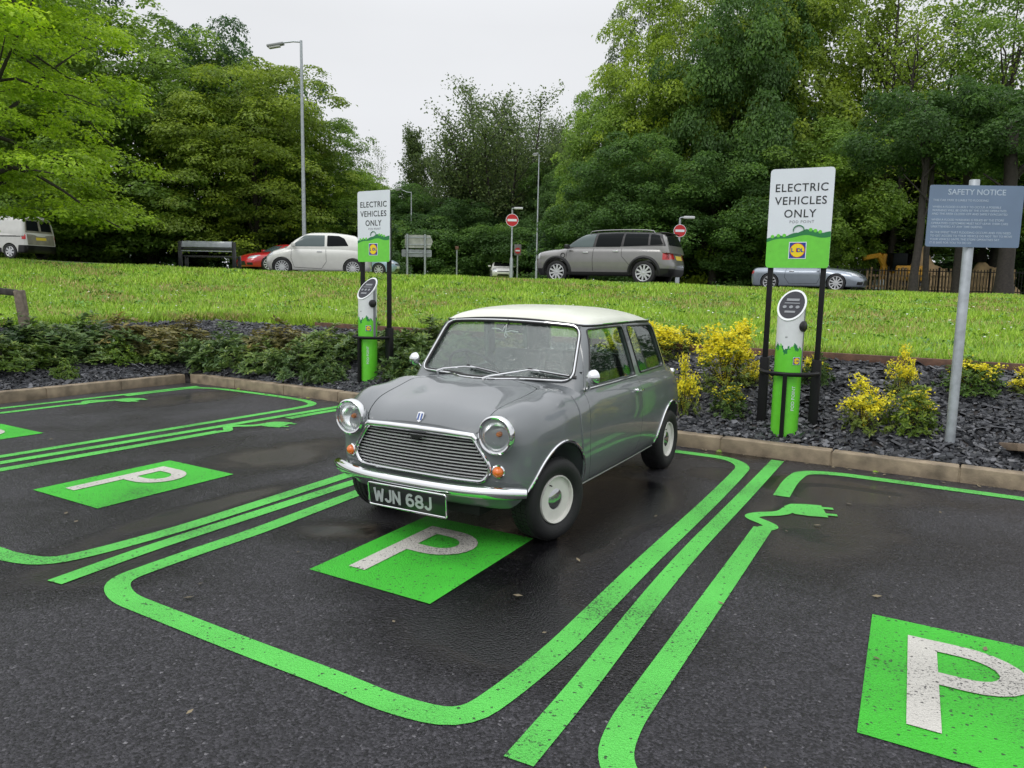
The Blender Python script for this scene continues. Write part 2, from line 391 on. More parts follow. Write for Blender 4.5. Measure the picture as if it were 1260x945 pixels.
def make_mini():
    root = empty('car', (5.4799600e0*0, 0, 0), 0, 'small grey vintage two-door saloon with cream roof parked across the middle green-lined bay', 'car')
    low = solid(F_low, ((-1.50, 1.56), (-.72, .72), (.2, .90)), (150, 72, 34), mid=(.86, .55), zc=.5)
    grn = solid(F_grn, ((-1.15, .84), (-.66, .66), (.60, 1.34)), (100, 66, 40), mid=(.55, .5), zc=.95)
    # cream roof = cap of the greenhouse above the gutter
    def zg(x, y): return 1.205 + .030*max(0, 1-(y/.5)**2)*float(sstep(-.1, .42, x)) - .012*float(sstep(-.3, -.9, x))
    nx, ny = 40, 20; V = []; Fc = []
    for lay in (0, 1):
        for i in range(nx+1):
            for j in range(ny+1):
                x = -1.4+2.4*i/nx; y = -.9+1.8*j/ny; V.append((x, y, zg(x, y) if lay == 0 else 1.7))
    o = (nx+1)*(ny+1)
    def q(i, j): return i*(ny+1)+j
    for i in range(nx):
        for j in range(ny):
            Fc.append((q(i, j), q(i, j+1), q(i+1, j+1), q(i+1, j))); Fc.append((o+q(i, j), o+q(i+1, j), o+q(i+1, j+1), o+q(i, j+1)))
    for i in range(nx): Fc.append((q(i, 0), q(i+1, 0), o+q(i+1, 0), o+q(i, 0))); Fc.append((q(i, ny), o+q(i, ny), o+q(i+1, ny), q(i+1, ny)))
    for j in range(ny): Fc.append((q(0, j), o+q(0, j), o+q(0, j+1), q(0, j+1))); Fc.append((q(nx, j), q(nx, j+1), o+q(nx, j+1), o+q(nx, j)))
    def cap(): return MB().add(V, Fc).mesh('c', None, None)
    inner = offset(F_grn, .035)
    cav = solid(inner, ((-1.1, .75), (-.62, .62), (.64, 1.3)), (50, 40, 26), mid=(.55, .5), zc=.95)
    roof = boolean(grn.copy(), cap(), 'INTERSECT')
    roof = boolean(roof, cav.copy(), 'DIFFERENCE')
    mobj('roof', fin(roof, CREAM, 30), root)
    body = boolean(grn.copy(), cap(), 'DIFFERENCE')
    body = boolean(low, body, 'UNION')
    cab = MB().box((-.16, 0, .62), (1.55, 1.18, .62)).mesh('c', None, None)
    body = boolean(body, cav, 'DIFFERENCE'); body = boolean(body, cab, 'DIFFERENCE')
    # wheel wells
    ARF = dict(c=(1.035, .242), r=.335); ARR = dict(c=(-1.03, .235), r=.318)
    for A in (ARF, ARR):
        for sgn in (1, -1):
            poly = [(A['c'][0]+A['r']*math.cos(t), A['c'][1]+A['r']*math.sin(t)) for t in np.linspace(0, 2*math.pi, 64, endpoint=False)]
            body = boolean(body, prism_me(poly, sgn*.42, sgn*.9), 'DIFFERENCE')
    # windows
    ws = rpoly([(-.548, .885), (.548, .885), (.492, 1.188), (-.492, 1.188)], [.05, .05, .06, .06], 6)
    ws = dens(ws, .05)
    wsb = [(y, z+.022*(1-(y/.5)**2)*(z-.88)/.32) for y, z in ws]
    body = boolean(body, prism_me(wsb, .25, .95, 'x'), 'DIFFERENCE')
    rwp = rpoly([(-.42, .90), (.42, .90), (.37, 1.15), (-.37, 1.15)], .06, 6)
    body = boolean(body, prism_me(rwp, -1.3, -.75, 'x'), 'DIFFERENCE')
    dw = rpoly([(.555, .838), (-.262, .838), (-.130, 1.178), (.425, 1.178)], [.02, .03, .035, .02], 5)
    qw = rpoly([(-.372, .842), (-.915, .850), (-.745, 1.165), (-.225, 1.175)], [.03, .05, .05, .03], 5)
    for sgn in (1, -1):
        body = boolean(body, prism_me(dw, sgn*.3, sgn*.8), 'DIFFERENCE')
        body = boolean(body, prism_me(qw, sgn*.3, sgn*.8), 'DIFFERENCE')
    # grille opening
    gp = [(.0, .652), (.25, .652), (.355, .645), (.452, .505), (.456, .455), (.42, .410), (.33, .403), (0, .403)]
    gfull = rpoly([(.350, .648), (.450, .505), (.455, .462), (.418, .408), (-.418, .408), (-.455, .462), (-.450, .505), (-.350, .648)], [.03]*8, 4)
    body = boolean(body, prism_me(gfull, 1.44, 1.6, 'x'), 'DIFFERENCE')
    # bonnet split off with a real gap
    bl = [(1.47, .385), (1.36, .395), (1.2, .415), (1.0, .440), (.90, .44), (.845, .36), (.805, .22), (.79, 0)]
    bl_full = bl+[(x, -y) for x, y in bl[::-1][1:]]
    def grow(poly, d):
        c = np.mean(np.array(poly), 0); out = []
        n = len(poly)
        for i in range(n):
            a = np.array(poly[i-1]); p = np.array(poly[i]); b = np.array(poly[(i+1) % n]); t = b-a; t = t/np.linalg.norm(t); nn = np.array([t[1], -t[0]])
            if np.dot(p-c, nn) < 0: nn = -nn
            out.append(tuple(p+nn*d))
        return out
    bl_full = rpoly(bl_full, .06, 4)
    bon = boolean(body.copy(), prism_me(bl_full, .66, .95, 'z'), 'INTERSECT')
    body = boolean(body, prism_me(grow(bl_full, .006), .66, .95, 'z'), 'DIFFERENCE')
    body = boolean(body, MB().box((1.12, 0, .60), (.56, .74, .2)).mesh('c', None, None), 'UNION')
    mobj('bonnet', fin(bon, PAINT), root)
    # doors
    dp = rpoly([(.628, .86), (.655, .74), (.675, .52), (.60, .30), (.555, .262), (-.215, .262), (-.275, .40), (-.272, .60), (-.285, .81), (-.155, 1.195), (.45, 1.195)], [.02, .04, .05, .05, .04, .05, .04, .03, .03, .01, .01], 4)
    doors = []
    for sgn in (1, -1):
        d = boolean(body.copy(), prism_me(dp, sgn*.45, sgn*.85), 'INTERSECT')
        body = boolean(body, prism_me(grow(dp, .004), sgn*.50, sgn*.85), 'DIFFERENCE')
        doors.append(mobj('door', fin(d, PAINT), root))
    # headlamp cowls
    HX, HY, HZ = 1.487, .493, .670
    for sgn in (1, -1):
        pod = MB().lathe([(.0, -.42), (.07, -.40), (.106, -.26), (.112, -.14), (.113, -.05), (.107, -.020), (0, -.020)], 40, Matrix.Translation((HX, sgn*HY, HZ)) @ Matrix.Rotation(R(90), 4, 'Y')).mesh('c', None, None)
        body = boolean(body, pod, 'UNION')
        cut = MB().lathe([(0, -.085), (.040, -.080), (.087, -.045), (.0885, .02), (0, .02)], 40, Matrix.Translation((HX, sgn*HY, HZ)) @ Matrix.Rotation(R(90), 4, 'Y')).mesh('c', None, None)
        body = boolean(body, cut, 'DIFFERENCE')
    bo = mobj('body', fin(body, PAINT), root)
    # glass panes
    Fo, Fi = offset(F_grn, .012), offset(F_grn, .017)
    sh = solid(Fo, ((-1.12, .80), (-.64, .64), (.63, 1.32)), (50, 40, 26), mid=(.55, .5), zc=.95)
    si = solid(Fi, ((-1.12, .80), (-.64, .64), (.63, 1.32)), (50, 40, 26), mid=(.55, .5), zc=.95)
    def pane(poly, a, b, ax, name, m):
        p = boolean(sh.copy(), prism_me(poly, a, b, ax), 'INTERSECT')
        p = boolean(p, si.copy(), 'DIFFERENCE'); return mobj(name, fin(p, m), root)
    pane(grow(wsb, .004), .3, .95, 'x', 'windscreen', M['ws_glass'])
    pane(grow(rwp, .004), -1.3, -.7, 'x', 'rear_window', M['side_glass'])
    for sgn in (1, -1):
        pane(grow(dw, .003), sgn*.42, sgn*.8, 'y', 'window', M['side_glass']); pane(grow(qw, .003), sgn*.42, sgn*.8, 'y', 'window', M['side_glass'])
    # window seals and bright strips
    wl = on_surf(F_mini, dens(grow(wsb, .006), .03), 0, 1.0, .3)
    MB().tube(wl, .012, 8, closed=True).build('windscreen_seal', M['rubber'], root)
    MB().tube([p+Vector((.011, 0, .003)) for p in on_surf(F_mini, dens(grow(wsb, .010), .03), 0, 1.0, .3)], .0055, 6, closed=True).build('windscreen_trim', M['chrome'], root)
    for sgn in (1, -1):
        for poly in (dw, qw):
            ln = on_surf(F_mini, dens(grow(poly, .004), .04), 1, sgn*.8, sgn*.3)
            MB().tube(ln, .0055, 6, closed=True).build('window_seal', M['black'], root)
        ln = on_surf(F_mini, dens([(.60, .832), (.2, .830), (-.27, .831)], .05, False), 1, sgn*.8, sgn*.3)
        MB().tube([p+Vector((0, sgn*.004, 0)) for p in ln], .005, 6).build('belt_trim', M['chrome'], root)
    # arch and sill bright trim
    for sgn in (1, -1):
        for A, t0, t1 in ((ARF, -.02, 1.0), (ARR, .02, 1.0)):
            c, r = A['c'], A['r']
            pts = [(c[0]+(r+.004)*math.cos(t), c[1]+(r+.004)*math.sin(t)) for t in np.linspace(math.pi*t0+(.40 if A is ARF else .03), math.pi*t1, 40)]
            ln = on_surf(F_mini, pts, 1, sgn*.8, sgn*.4)
            MB().tube(ln, .0095, 8).build('arch_trim', M['chrome'], root)
        ln = on_surf(F_mini, [(x, .240) for x in np.linspace(-.72, .705, 40)], 1, sgn*.8, sgn*.4)
        MB().tube(ln, .006, 8).build('sill_trim', mat('sill_bright_strip', (.45, .46, .47), .35, .6), root)
        ln = on_surf(F_mini, dens([(.795, .855), (.80, .80), (.805, .70), (.80, .58), (.77, .47), (.73, .36), (.705, .262)], .03, False), 1, sgn*.8, sgn*.3)
        MB().tube(ln, .0065, 6).build('wing_seam', PAINT, root)
        # gutter
        g = [(x, zg(x, .5)+.001) for x in np.linspace(.44, -.835, 40)]
        ln = on_surf(F_grn, g, 1, sgn*.8, sgn*.3)
        MB().tube([p+Vector((0, sgn*.005, -.003)) for p in ln], .0085, 8).build('gutter', M['black'], root)
        MB().tube([p+Vector((0, sgn*.012, .004)) for p in ln], .004, 6).build('gutter_trim', M['chrome'], root)
    fr = on_surf(F_grn, [(y, zg(.42, y)) for y in np.linspace(-.515, .515, 40)], 0, 1.0, .1)
    MB().tube([p+Vector((.003, 0, -.002)) for p in fr], .0075, 8).build('roof_seam', M['black'], root)
    # grille
    def face(y, z): return FX_(np.array([z]))[0]-.085*(abs(y)/.6)**3
    MB().prism(gfull, 1.441, 1.446, 'x').build('grille_backing', M['dark'], root)
    gr = MB()
    import bisect
    def halfw(z):
        ys = [p[0] for p in dens(gfull, .01) if abs(p[1]-z) < .008]; return max(ys) if ys else .3
    for i in range(12):
        z = .422+.0181*i; hw = halfw(z)-.002
        V = []; Fc = []; ns = 24
        for j in range(ns+1):
            y = -hw+2*hw*j/ns; xf = face(y, z)-.004
            V += [(xf-.003, y, z+.0046), (xf+.003, y, z+.0006), (xf-.002, y, z-.0034), (xf-.03, y, z-.002), (xf-.03, y, z+.002)]
        for j in range(ns):
            for k in range(5): Fc.append((j*5+k, j*5+(k+1) % 5, (j+1)*5+(k+1) % 5, (j+1)*5+k))
        gr.add(V, Fc)
    gr.build('grille', mat('dull_bright_grille', (.70, .71, .71), .32, .8), root)
    def framep(poly, dx=.006): return [Vector((face(y, z)+dx, y, z)) for y, z in poly]
    MB().tube(framep(dens(gfull, .03)), .0115, 10, closed=True).build('grille_surround', M['chrome'], root)
    top = dens([(-.375, .632), (-.352, .650), (-.2, .656), (0, .658), (.2, .656), (.352, .650), (.375, .632)], .03, False)
    MB().tube(framep(top, .008), [.012]+[.018]*(len(top)-2)+[.012], 12).build('grille_top_moulding', M['chrome'], root)
    MB().prism([(-.055, .624), (-.03, .619), (0, .622), (.03, .619), (.055, .624), (.028, .605), (0, .600), (-.028, .605)], 1.503, 1.512, 'x').build('grille_emblem', M['black'], root)
    # bonnet badge
    bx = on_surf(F_mini, [(-.01, .712)], 0, 1.7, 1.2)[0]
    rot = Matrix.Translation(bx+Vector((.006, 0, 0))) @ Matrix.Rotation(R(-28), 4, 'Y')
    sh_p = [(-.021, .026), (0, .031), (.021, .026), (.021, -.006), (.012, -.024), (0, -.032), (-.012, -.024), (-.021, -.006)]
    bd = MB().prism(sh_p, -.004, .006, 'x'); me = bd.mesh('badge', M['chrome']); me.transform(rot); bobj = mobj('badge', me, root)
    bs = MB()
    for yy in (-.010, .010): bs.box((.0075, yy, 0), (.003, .008, .04))
    me = bs.mesh('badge_stripe', mat('badge_blue', (.02, .08, .30), .25, coat=1)); me.transform(rot); mobj('badge_stripe', me, bobj)
    # headlamps
    for sgn in (1, -1):
        T = Matrix.Translation((HX, sgn*HY, HZ)) @ Matrix.Rotation(R(90), 4, 'Y')
        h = MB().lathe([(.086, -.01), (.082, -.03), (.06, -.055), (.03, -.068), (.0, -.07)], 40, T, cap=False).build('headlight', mat('lamp_reflector', (.93, .94, .95), .22, .9), root)
        MB().lathe([(.104, -.030), (.107, -.012), (.104, .004), (.096, .011), (.088, .008), (.085, -.004), (.088, -.02)], 44, T, close=True).build('headlight_ring', M['chrome'], h)
        MB().lathe([(.087, -.004), (.075, .014), (.05, .024), (.025, .028), (0, .029)], 40, T, cap=False).build('lens', M['lens'], h)
        fl = MB()
        for k in range(-6, 7):
            yy = k*.0125; hh = math.sqrt(max(.0, .078**2-yy**2)); fl.tube([T @ Vector((-hh*q_, yy, .018-.022*(q_*q_)-.30*yy*yy/.09)) for q_ in (-1, -.5, 0, .5, 1)], .0011, 4)
        fl.build('lens_ribs', M['lens'], h)
        b = MB(); b.lathe([(.012, -.066), (.015, -.045), (.013, -.030), (.008, -.022), (0, -.020)], 20, T); b.build('bulb', mat('amber_bulb', (.55, .18, .05), .2, .3), h)
        # indicator
        ix = on_surf(F_mini, [(sgn*.497, .470)], 0, 1.7, 1.2)[0]
        nrm = Vector((1, sgn*.33, -.02)).normalized(); q = Vector((0, 0, 1)).rotation_difference(nrm).to_matrix().to_4x4()
        T2 = Matrix.Translation(ix) @ q
        ind = MB().lathe([(.029, .0), (.030, .014), (.025, .027), (.014, .036), (0, .040)], 24, T2).build('indicator', M['amber'], root)
        MB().lathe([(.037, -.008), (.037, .006), (.031, .012), (.028, .006)], 24, T2).build('indicator_ring', M['chrome'], ind)
    # bumper
    def bpath(y): return Vector((1.575-.150*(abs(y)/.645)**3.2, y, .362))
    ys = np.linspace(-.65, .65, 61); prof = [(-.012, .034), (.006, .030), (.018, .018), (.022, 0), (.018, -.018), (.006, -.030), (-.012, -.034)]
    V = []; Fc = []
    for i, y in enumerate(ys):
        t = (bpath(min(y+.01, .69))-bpath(max(y-.01, -.69))); t.z = 0; t.normalize(); nr = Vector((t.y, -t.x, 0))
        e = 1-.25*max(0, (abs(y)-.60)/.08)
        for (a, b) in prof: V.append(bpath(y)+nr*a+Vector((0, 0, b*e)))
        for (a, b) in prof[::-1]: V.append(bpath(y)+nr*(a-.004)+Vector((0, 0, b*.9*e)))
    K = len(prof)*2
    for i in range(len(ys)-1):
        for k in range(K): Fc.append((i*K+k, i*K+(k+1) % K, (i+1)*K+(k+1) % K, (i+1)*K+k))
    Fc.append(tuple(range(K))); Fc.append(tuple((len(ys)-1)*K+k for k in range(K)))
    MB().add(V, Fc).build('bumper', M['chrome'], root)
    V2 = [(-1.455-.03+.10*(abs(y)/.66)**3, y, z) for y in np.linspace(-.66, .66, 31) for z in (.34, .40)]
    rb = MB(); rb.tube([(-1.475+.10*(abs(y)/.62)**3, y, .385) for y in np.linspace(-.62, .62, 31)], .03, 10, squash=.6); rb.build('bumper', M['chrome'], root)
    # number plate
    T = Matrix.Translation((1.592, 0, .275)) @ Matrix.Rotation(R(6), 4, 'Y')
    pl = MB(); pl.box((0, 0, 0), (.006, .512, .112), bev=.002); me = pl.mesh('plate', M['plate_black']); me.transform(T); po = mobj('number_plate', me, root)
    fr = rpoly([(-.262, -.064), (.262, -.064), (.262, .064), (-.262, .064)], .012, 3)
    me = MB().tube([(0.003, a, b) for a, b in fr], .0055, 8, closed=True).mesh('f', M['chrome']); me.transform(T); mobj('plate_frame', me, po)
    TT = T @ Matrix.Translation((.0035, 0, -.001)) @ Matrix(((0, 0, 1, 0), (1, 0, 0, 0), (0, 1, 0, 0), (0, 0, 0, 1)))
    X = -.206; H_ = .078; st = .0145
    def stroke(pts, w=st):
        g = MB(); P = [Vector((a, b, 0)) for a, b in pts]
        L_ = []; R2 = []
        for i in range(len(P)):
            a = P[max(i-1, 0)]; b = P[min(i+1, len(P)-1)]; t = (b-a).normalized(); nn = Vector((-t.y, t.x, 0)); L_.append(P[i]+nn*w/2); R2.append(P[i]-nn*w/2)
        n = len(P); V = [v+Vector((0, 0, zz)) for zz in (0, .002) for v in L_+R2]
        Fc = []
        for i in range(n-1):
            Fc += [(2*n+i, 2*n+i+1, 3*n+i+1, 3*n+i), (i, n+i, n+i+1, i+1), (i, i+1, 2*n+i+1, 2*n+i), (n+i, 3*n+i, 3*n+i+1, n+i+1)]
        Fc += [(0, 2*n, 3*n, n), (n-1, 2*n-1, 4*n-1, 3*n-1)]
        return V, Fc
    def arc(cx, cy, rx, ry, a0, a1, k=14): return [(cx+rx*math.cos(R(a0+(a1-a0)*i/k)), cy+ry*math.sin(R(a0+(a1-a0)*i/k))) for i in range(k+1)]
    h = H_/2-st/2; w = .021
    GL = {'W': [([(-.030, h+st/2), (-.017, -h-st/2)], .064), ([(-.017, -h-st/2), (0, h*.7)], 0), ([(0, h*.7), (.017, -h-st/2)], 0), ([(.017, -h-st/2), (.030, h+st/2)], 0)],
          'J': [([(w*.8, h+st/2), (w*.8, -h+w*.8)]+arc(0, -h+w*.8, w*.8, w*.8, 0, -175)[1:], .044)],
          'N': [([(-w, -h-st/2), (-w, h+st/2)], .054), ([(w, -h-st/2), (w, h+st/2)], 0), ([(-w, h), (w, -h)], 0)],
          '6': [(arc(0, -h*.42, w, h*.58, 0, 360, 22), .053), (arc(0, 0, w, h, 50, 190, 16), 0)],
          '8': [(arc(0, -h*.5, w, h*.5, 0, 360, 22), .053), (arc(0, h*.5, w*.9, h*.5, 0, 360, 22), 0)]}
    lt = MB(); cur = -.226
    for chr_ in 'WJN 68J':
        if chr_ == ' ': cur += .030; continue
        wd = GL[chr_][0][1]; cur += wd/2+.0045
        for q, (pts, _w) in enumerate(GL[chr_]):
            V, Fc = stroke(pts); lt.add([TT @ (v+Vector((cur, 0, q*.0006))) for v in V], Fc)
        cur += wd/2+.0045
    lt.build('lettering', M['silver_plate'], po, sharp=None)
    # wheels
    def wheel(x, sgn, steer=0.0, r=.2405):
        piv = Matrix.Translation((x, sgn*.575, r)) @ Matrix.Rotation(steer, 4, 'Z')
        T = piv @ Matrix.Translation((0, sgn*.075, 0)) @ Matrix.Rotation(R(-90*sgn), 4, 'X')
        w = MB(); w.lathe([(.128, -.150), (.19, -.160), (.224, -.152), (.2375, -.135), (.2395, -.11), (.2395, -.035), (.237, -.010), (.225, .010), (.20, .020), (.172, .017), (.150, .004), (.138, -.010), (.128, -.02)], 56, T, close=True)
        # tread blocks
        for k in range(56):
            a = 2*math.pi*k/56
            for hh in (-.035, -.075, -.118):
                c = T @ Vector((.2405*math.cos(a), .2405*math.sin(a), hh)); ax = (T.to_3x3() @ Vector((0, 0, 1)))
                rad = (T.to_3x3() @ Vector((math.cos(a), math.sin(a), 0))); tn = ax.cross(rad)
                w.box(c, (.019, .0045, .030), rot=Matrix((tn, rad, ax)).transposed())
        wo = w.build('wheel', M['tyre'], root, sharp=40)
        rm = MB(); rm.lathe([(.137, -.012), (.141, -.002), (.137, .007), (.131, .005), (.127, -.012), (.1245, -.046), (.116, -.062), (.108, -.054), (.101, -.044), (.094, -.044), (.088, -.050), (.078, -.050), (.0, -.050)], 56, T)
        ro = rm.build('rim', M['white_rim'], wo)
        cp = MB(); cp.lathe([(.086, -.050), (.086, -.036), (.080, -.026), (.068, -.016), (.048, -.006), (.024, -.001), (0, .0)], 48, T); cp.build('hubcap', mat('hubcap_chrome', (.50, .51, .52), .12, 1.0), wo)
        MB().lathe([(.089, -.046), (.092, -.042), (.096, -.046), (.092, -.050)], 48, T, close=True).build('rim_groove', M['dark'], wo)
        vv = MB(); a = R(-60); c1 = T @ Vector((.105*math.cos(a), .105*math.sin(a), -.03)); c2 = T @ Vector((.100*math.cos(a), .100*math.sin(a), .004)); vv.cyl(c1, c2, .004, 8); vv.build('valve', M['rubber'], wo)
    for x in (1.018, -1.018):
        for sgn in (1, -1): wheel(x, sgn, R(-15) if x > 0 else 0)
    # dark under-structure: wheel tubs, floor, engine bay front
    us = MB(); us.box((0.05, 0, .225), (2.3, .80, .05)); us.box((1.25, 0, .23), (.30, .7, .08)); us.box((0, 0, .50), (2.7, .78, .03))
    for x in (1.02, -1.02): us.cyl((x, -.6, .24), (x, .6, .24), .022, 10)
    us.build('chassis', M['dark'], root)
    # mirrors
    for sgn, hx in ((1, .75), (-1, .53)):
        b = on_surf(F_mini, [(.615 if sgn > 0 else .50, .826)], 1, sgn*.8, sgn*.3)[0]; c = Vector((hx, sgn*.725, .922))
        m = MB().tube([b, b+Vector((.01, sgn*.02, .01)), b*.35+c*.65, c], [.016, .010, .007, .007], 8).build('mirror_stalk', M['chrome'], root)
        T = Matrix.Translation(c) @ Matrix.Rotation(0 if sgn > 0 else R(-38), 4, 'Z') @ Matrix.Rotation(R(90), 4, 'Y') @ Matrix.Rotation(R(18)*sgn, 4, 'X')
        MB().lathe([(0, .040), (.018, .037), (.034, .026), (.043, .010), (.046, -.008), (.042, -.012), (0, -.010)], 32, T).build('mirror', M['chrome'], m)
    # door handle, locks
    for sgn, d in ((1, doors[0]), (-1, doors[1])):
        p0 = on_surf(F_mini, [(-.175, .735)], 1, sgn*.8, sgn*.3)[0]
        h = MB(); h.lathe([(.017, -.004), (.017, .008), (.008, .018)], 16, Matrix.Translation(p0) @ Matrix.Rotation(R(-90*sgn), 4, 'X'))
        h.tube([p0+Vector((.012, sgn*.026, .002)), p0+Vector((-.02, sgn*.028, 0)), p0+Vector((-.085, sgn*.024, -.002))], [.008, .010, .007], 8, squash=.7); h.build('handle', M['chrome'], d)
    # wipers
    for (py, ty, tz) in ((-.375, -.02, .920), (.075, .42, .926)):
        P = on_surf(F_mini, [(py, .872)], 0, 1.1, .3)[0]+Vector((.03, 0, .0))
        Q = on_surf(F_mini, [((py+ty)/2-.05, tz-.006), (ty-.09, tz), (ty+.13, tz-.018), (ty-.15, tz-.012)], 0, 1.1, .3)
        w = MB().tube([P-Vector((.02, 0, .02)), P+Vector((0, 0, .012)), P+Vector((.0, .05, .03)), Q[1]+Vector((.03, -.06, .004)), Q[1]+Vector((.024, .02, .003))], [.009, .009, .006, .004, .004], 8).build('wiper', M['chrome'], root)
        bl_ = on_surf(F_mini, [(y, tz-.010-.022*((y-ty)/.2)) for y in np.linspace(ty-.155, ty+.155, 9)], 0, 1.1, .3)
        MB().tube([p+Vector((.010, 0, .003)) for p in bl_], .0055, 6, squash=1.6).build('wiper_blade', M['rubber'], w)
        MB().tube([p+Vector((.022, 0, .008)) for p in bl_[1:-1]], .004, 6).build('wiper_bridge', M['chrome'], w)
    # interior
    it = MB(); it.box((.60, 0, .79), (.16, 1.00, .10), bev=.03); it.build('dashboard', M['interior'], root); MB().box((-.9, 0, .80), (.22, .98, .04)).build('parcel_shelf', M['interior'], root)
    fl = MB(); fl.box((-.1, 0, .30), (1.5, 1.14, .03)); fl.build('floor_pan', M['interior'], root)
    for yy in (-.28, .28):
        s = MB(); s.box((.10, yy, .48), (.46, .44, .12), bev=.04); s.box((-.16, yy, .73), (.11, .42, .50), rot=Matrix.Rotation(R(-14), 3, 'Y'), bev=.04); s.build('seat', M['seat'], root)
    s = MB(); s.box((-.62, 0, .50), (.42, 1.02, .14), bev=.04); s.box((-.86, 0, .72), (.12, 1.02, .40), rot=Matrix.Rotation(R(-18), 3, 'Y'), bev=.04); s.build('rear_seat', M['seat'], root)
    sw = MB(); T = Matrix.Translation((.42, -.30, .865)) @ Matrix.Rotation(R(-50), 4, 'Y')
    sw.tube([T @ Vector((.185*math.cos(t), .185*math.sin(t), 0)) for t in np.linspace(0, 2*math.pi, 36, endpoint=False)], .011, 8, closed=True)
    sw.tube([T @ Vector((-.18, 0, 0)), T @ Vector((0, 0, -.02)), T @ Vector((.18, 0, 0))], .010, 6); sw.cyl(T @ Vector((0, 0, -.02)), T @ Vector((0, 0, -.3)), .02, 8)
    sw.build('steering_wheel', M['black'], root)
    ms = on_surf(F_grn, [(0, 1.165)], 0, 1, .2)[0]+Vector((-.05, 0, 0))
    mi = MB(); mi.box(ms, (.02, .20, .055), bev=.008); mi.cyl(ms, ms+Vector((.02, 0, .06)), .006, 6); mi.build('interior_mirror', M['black'], root)
    # white ribbon-like charm and a tax disc behind the glass
    cq = on_surf(offset(F_grn, .03), [(-.02, 1.15)], 0, 1, .2)[0]
    ch = MB(); ch.tube([cq+Vector((0, y, z)) for y, z in ((-.10, .012), (-.05, .012), (-.02, .0), (0, .03), (.012, .045), (.004, .0), (-.005, -.03), (.008, -.045), (.016, -.03), (.004, -.006), (.05, .002), (.10, -.004))], .0035, 6)
    ch.build('hanging_charm', mat('charm_white', (.8, .8, .8), .5), root)
    # rear lamps (seen only from behind)
    for sgn in (1, -1):
        b = on_surf(F_mini, [(sgn*.50, .62)], 0, -1.7, -1.2)[0]; MB().box(b, (.03, .09, .16), bev=.012).build('tail_light', M['red_lens'], root)
    fc = on_surf(F_mini, [(-1.16, .80)], 1, .8, .3)[0]
    MB().lathe([(.035, -.01), (.035, .014), (.02, .022), (0, .023)], 20, Matrix.Translation((-1.19, .605, .765)) @ Matrix.Rotation(R(-90), 4, 'X')).build('fuel_cap', M['chrome'], root)
    root.location = (0.20251, 5.47996, 0); root.rotation_euler = (0, 0, 4.2092600)
    return root
MINI = make_mini()
# ================================================================== other cars
M['tint'] = mat('dark_tinted_glass', (.008, .010, .011), .25, spec=.06)
M['tint2'] = mat('pale_tinted_glass', (.07, .10, .10), .06, spec=.6)
M['alloy'] = mat('alloy_wheel', (.62, .63, .64), .3, .6)
M['lamp_clear'] = mat('clear_lamp', (.55, .57, .60), .12, .4, coat=1)
M['plate_y'] = mat('yellow_plate', (.65, .50, .06), .4)
M['plate_w'] = mat('white_plate', (.75, .75, .72), .4)
def car_fields(s):
    x0, x1, hw = s['x0'], s['x1'], s['hw']; xc = (x0+x1)/2; hl = (x1-x0)/2
    Sz = tab(*s['S']); Tz = tab(*s['T']); FX = tab(*s['FX']); RX = tab(*s['RX']); YS = tab(*s['YS']); ZR = tab(*s['ZR'])
    pf, pr = s.get('pf', .22), s.get('pr', .16)
    def Fl(x, y, z):
        ay = np.abs(y); side = ay - hw*Sz(z)*(1-.10*np.abs((x-xc)/hl)**5)
        top = z-(Tz(x)-s.get('crown', .10)*(ay/hw)**2.5*sstep(s['ws'][0]-.25, s['ws'][0]+.3, x)-.03*(ay/hw)**2)
        front = x-(FX(z)-pf*(ay/hw)**3); rear = (RX(z)+pr*(ay/hw)**3)-x; bot = s['zb']-z
        d = smax(side, top, s.get('rt', .16)); d = smax(d, front, .16); d = smax(d, rear, .14); return smax(d, bot, .05)
    def Fg(x, y, z):
        ay = np.abs(y); side = ay-YS(z); roof = z-(ZR(x)-.07*(ay/(hw*.7))**2.6)
        xw, zw, kw = s['ws']; ws = (x-(xw-(z-zw)*kw-.10*(ay/hw)**2))/math.hypot(1, kw)
        xr, zr, kr = s['rw']; rw = ((xr+(z-zr)*kr+.08*(ay/hw)**2)-x)/math.hypot(1, kr)
        d = smax(side, ws, .09); d = smax(d, rw, .12); d = smax(d, roof, .12); return smax(d, s.get('gz', s['ws'][1]-.14)-z, .02)
    return Fl, Fg
def spoke_wheel(root, x, y, r, sgn, wdt=.19, rim=.68, spokes=10, m_rim=None, sw=.035, hub=.05):
    T = Matrix.Translation((x, y, r)) @ Matrix.Rotation(R(-90*sgn), 4, 'X'); ri = r*rim
    w = MB().lathe([(ri*.98, -wdt), (r*.9, -wdt), (r, -wdt*.85), (r, -.02), (r*.97, -.004), (r*.88, .004), (ri*1.03, .0), (ri, -.01)], 36, T, close=True).build('wheel', M['tyre'], root, sharp=40)
    MB().lathe([(ri, -.04), (ri*.98, -.07), (0, -.07)], 28, T).build('wheel_well', M['dark'], w)
    g = MB(); g.lathe([(ri*1.02, -.008), (ri*.97, .002), (ri*.90, -.012), (ri*.90, -.03), (ri*1.0, -.03)], 36, T, close=True); g.lathe([(hub, -.03), (hub, -.004), (0, 0)], 16, T)
    ax = T.to_3x3() @ Vector((0, 0, 1))
    for k in range(spokes):
        a = 2*math.pi*k/spokes+.2; rad = T.to_3x3() @ Vector((math.cos(a), math.sin(a), 0)); tn = ax.cross(rad)
        c = T @ Vector((ri*.5*math.cos(a), ri*.5*math.sin(a), -.014)); g.box(c, (sw, ri*.9, .02), rot=Matrix((tn, rad, ax)).transposed())
    g.build('rim', m_rim or M['alloy'], w)
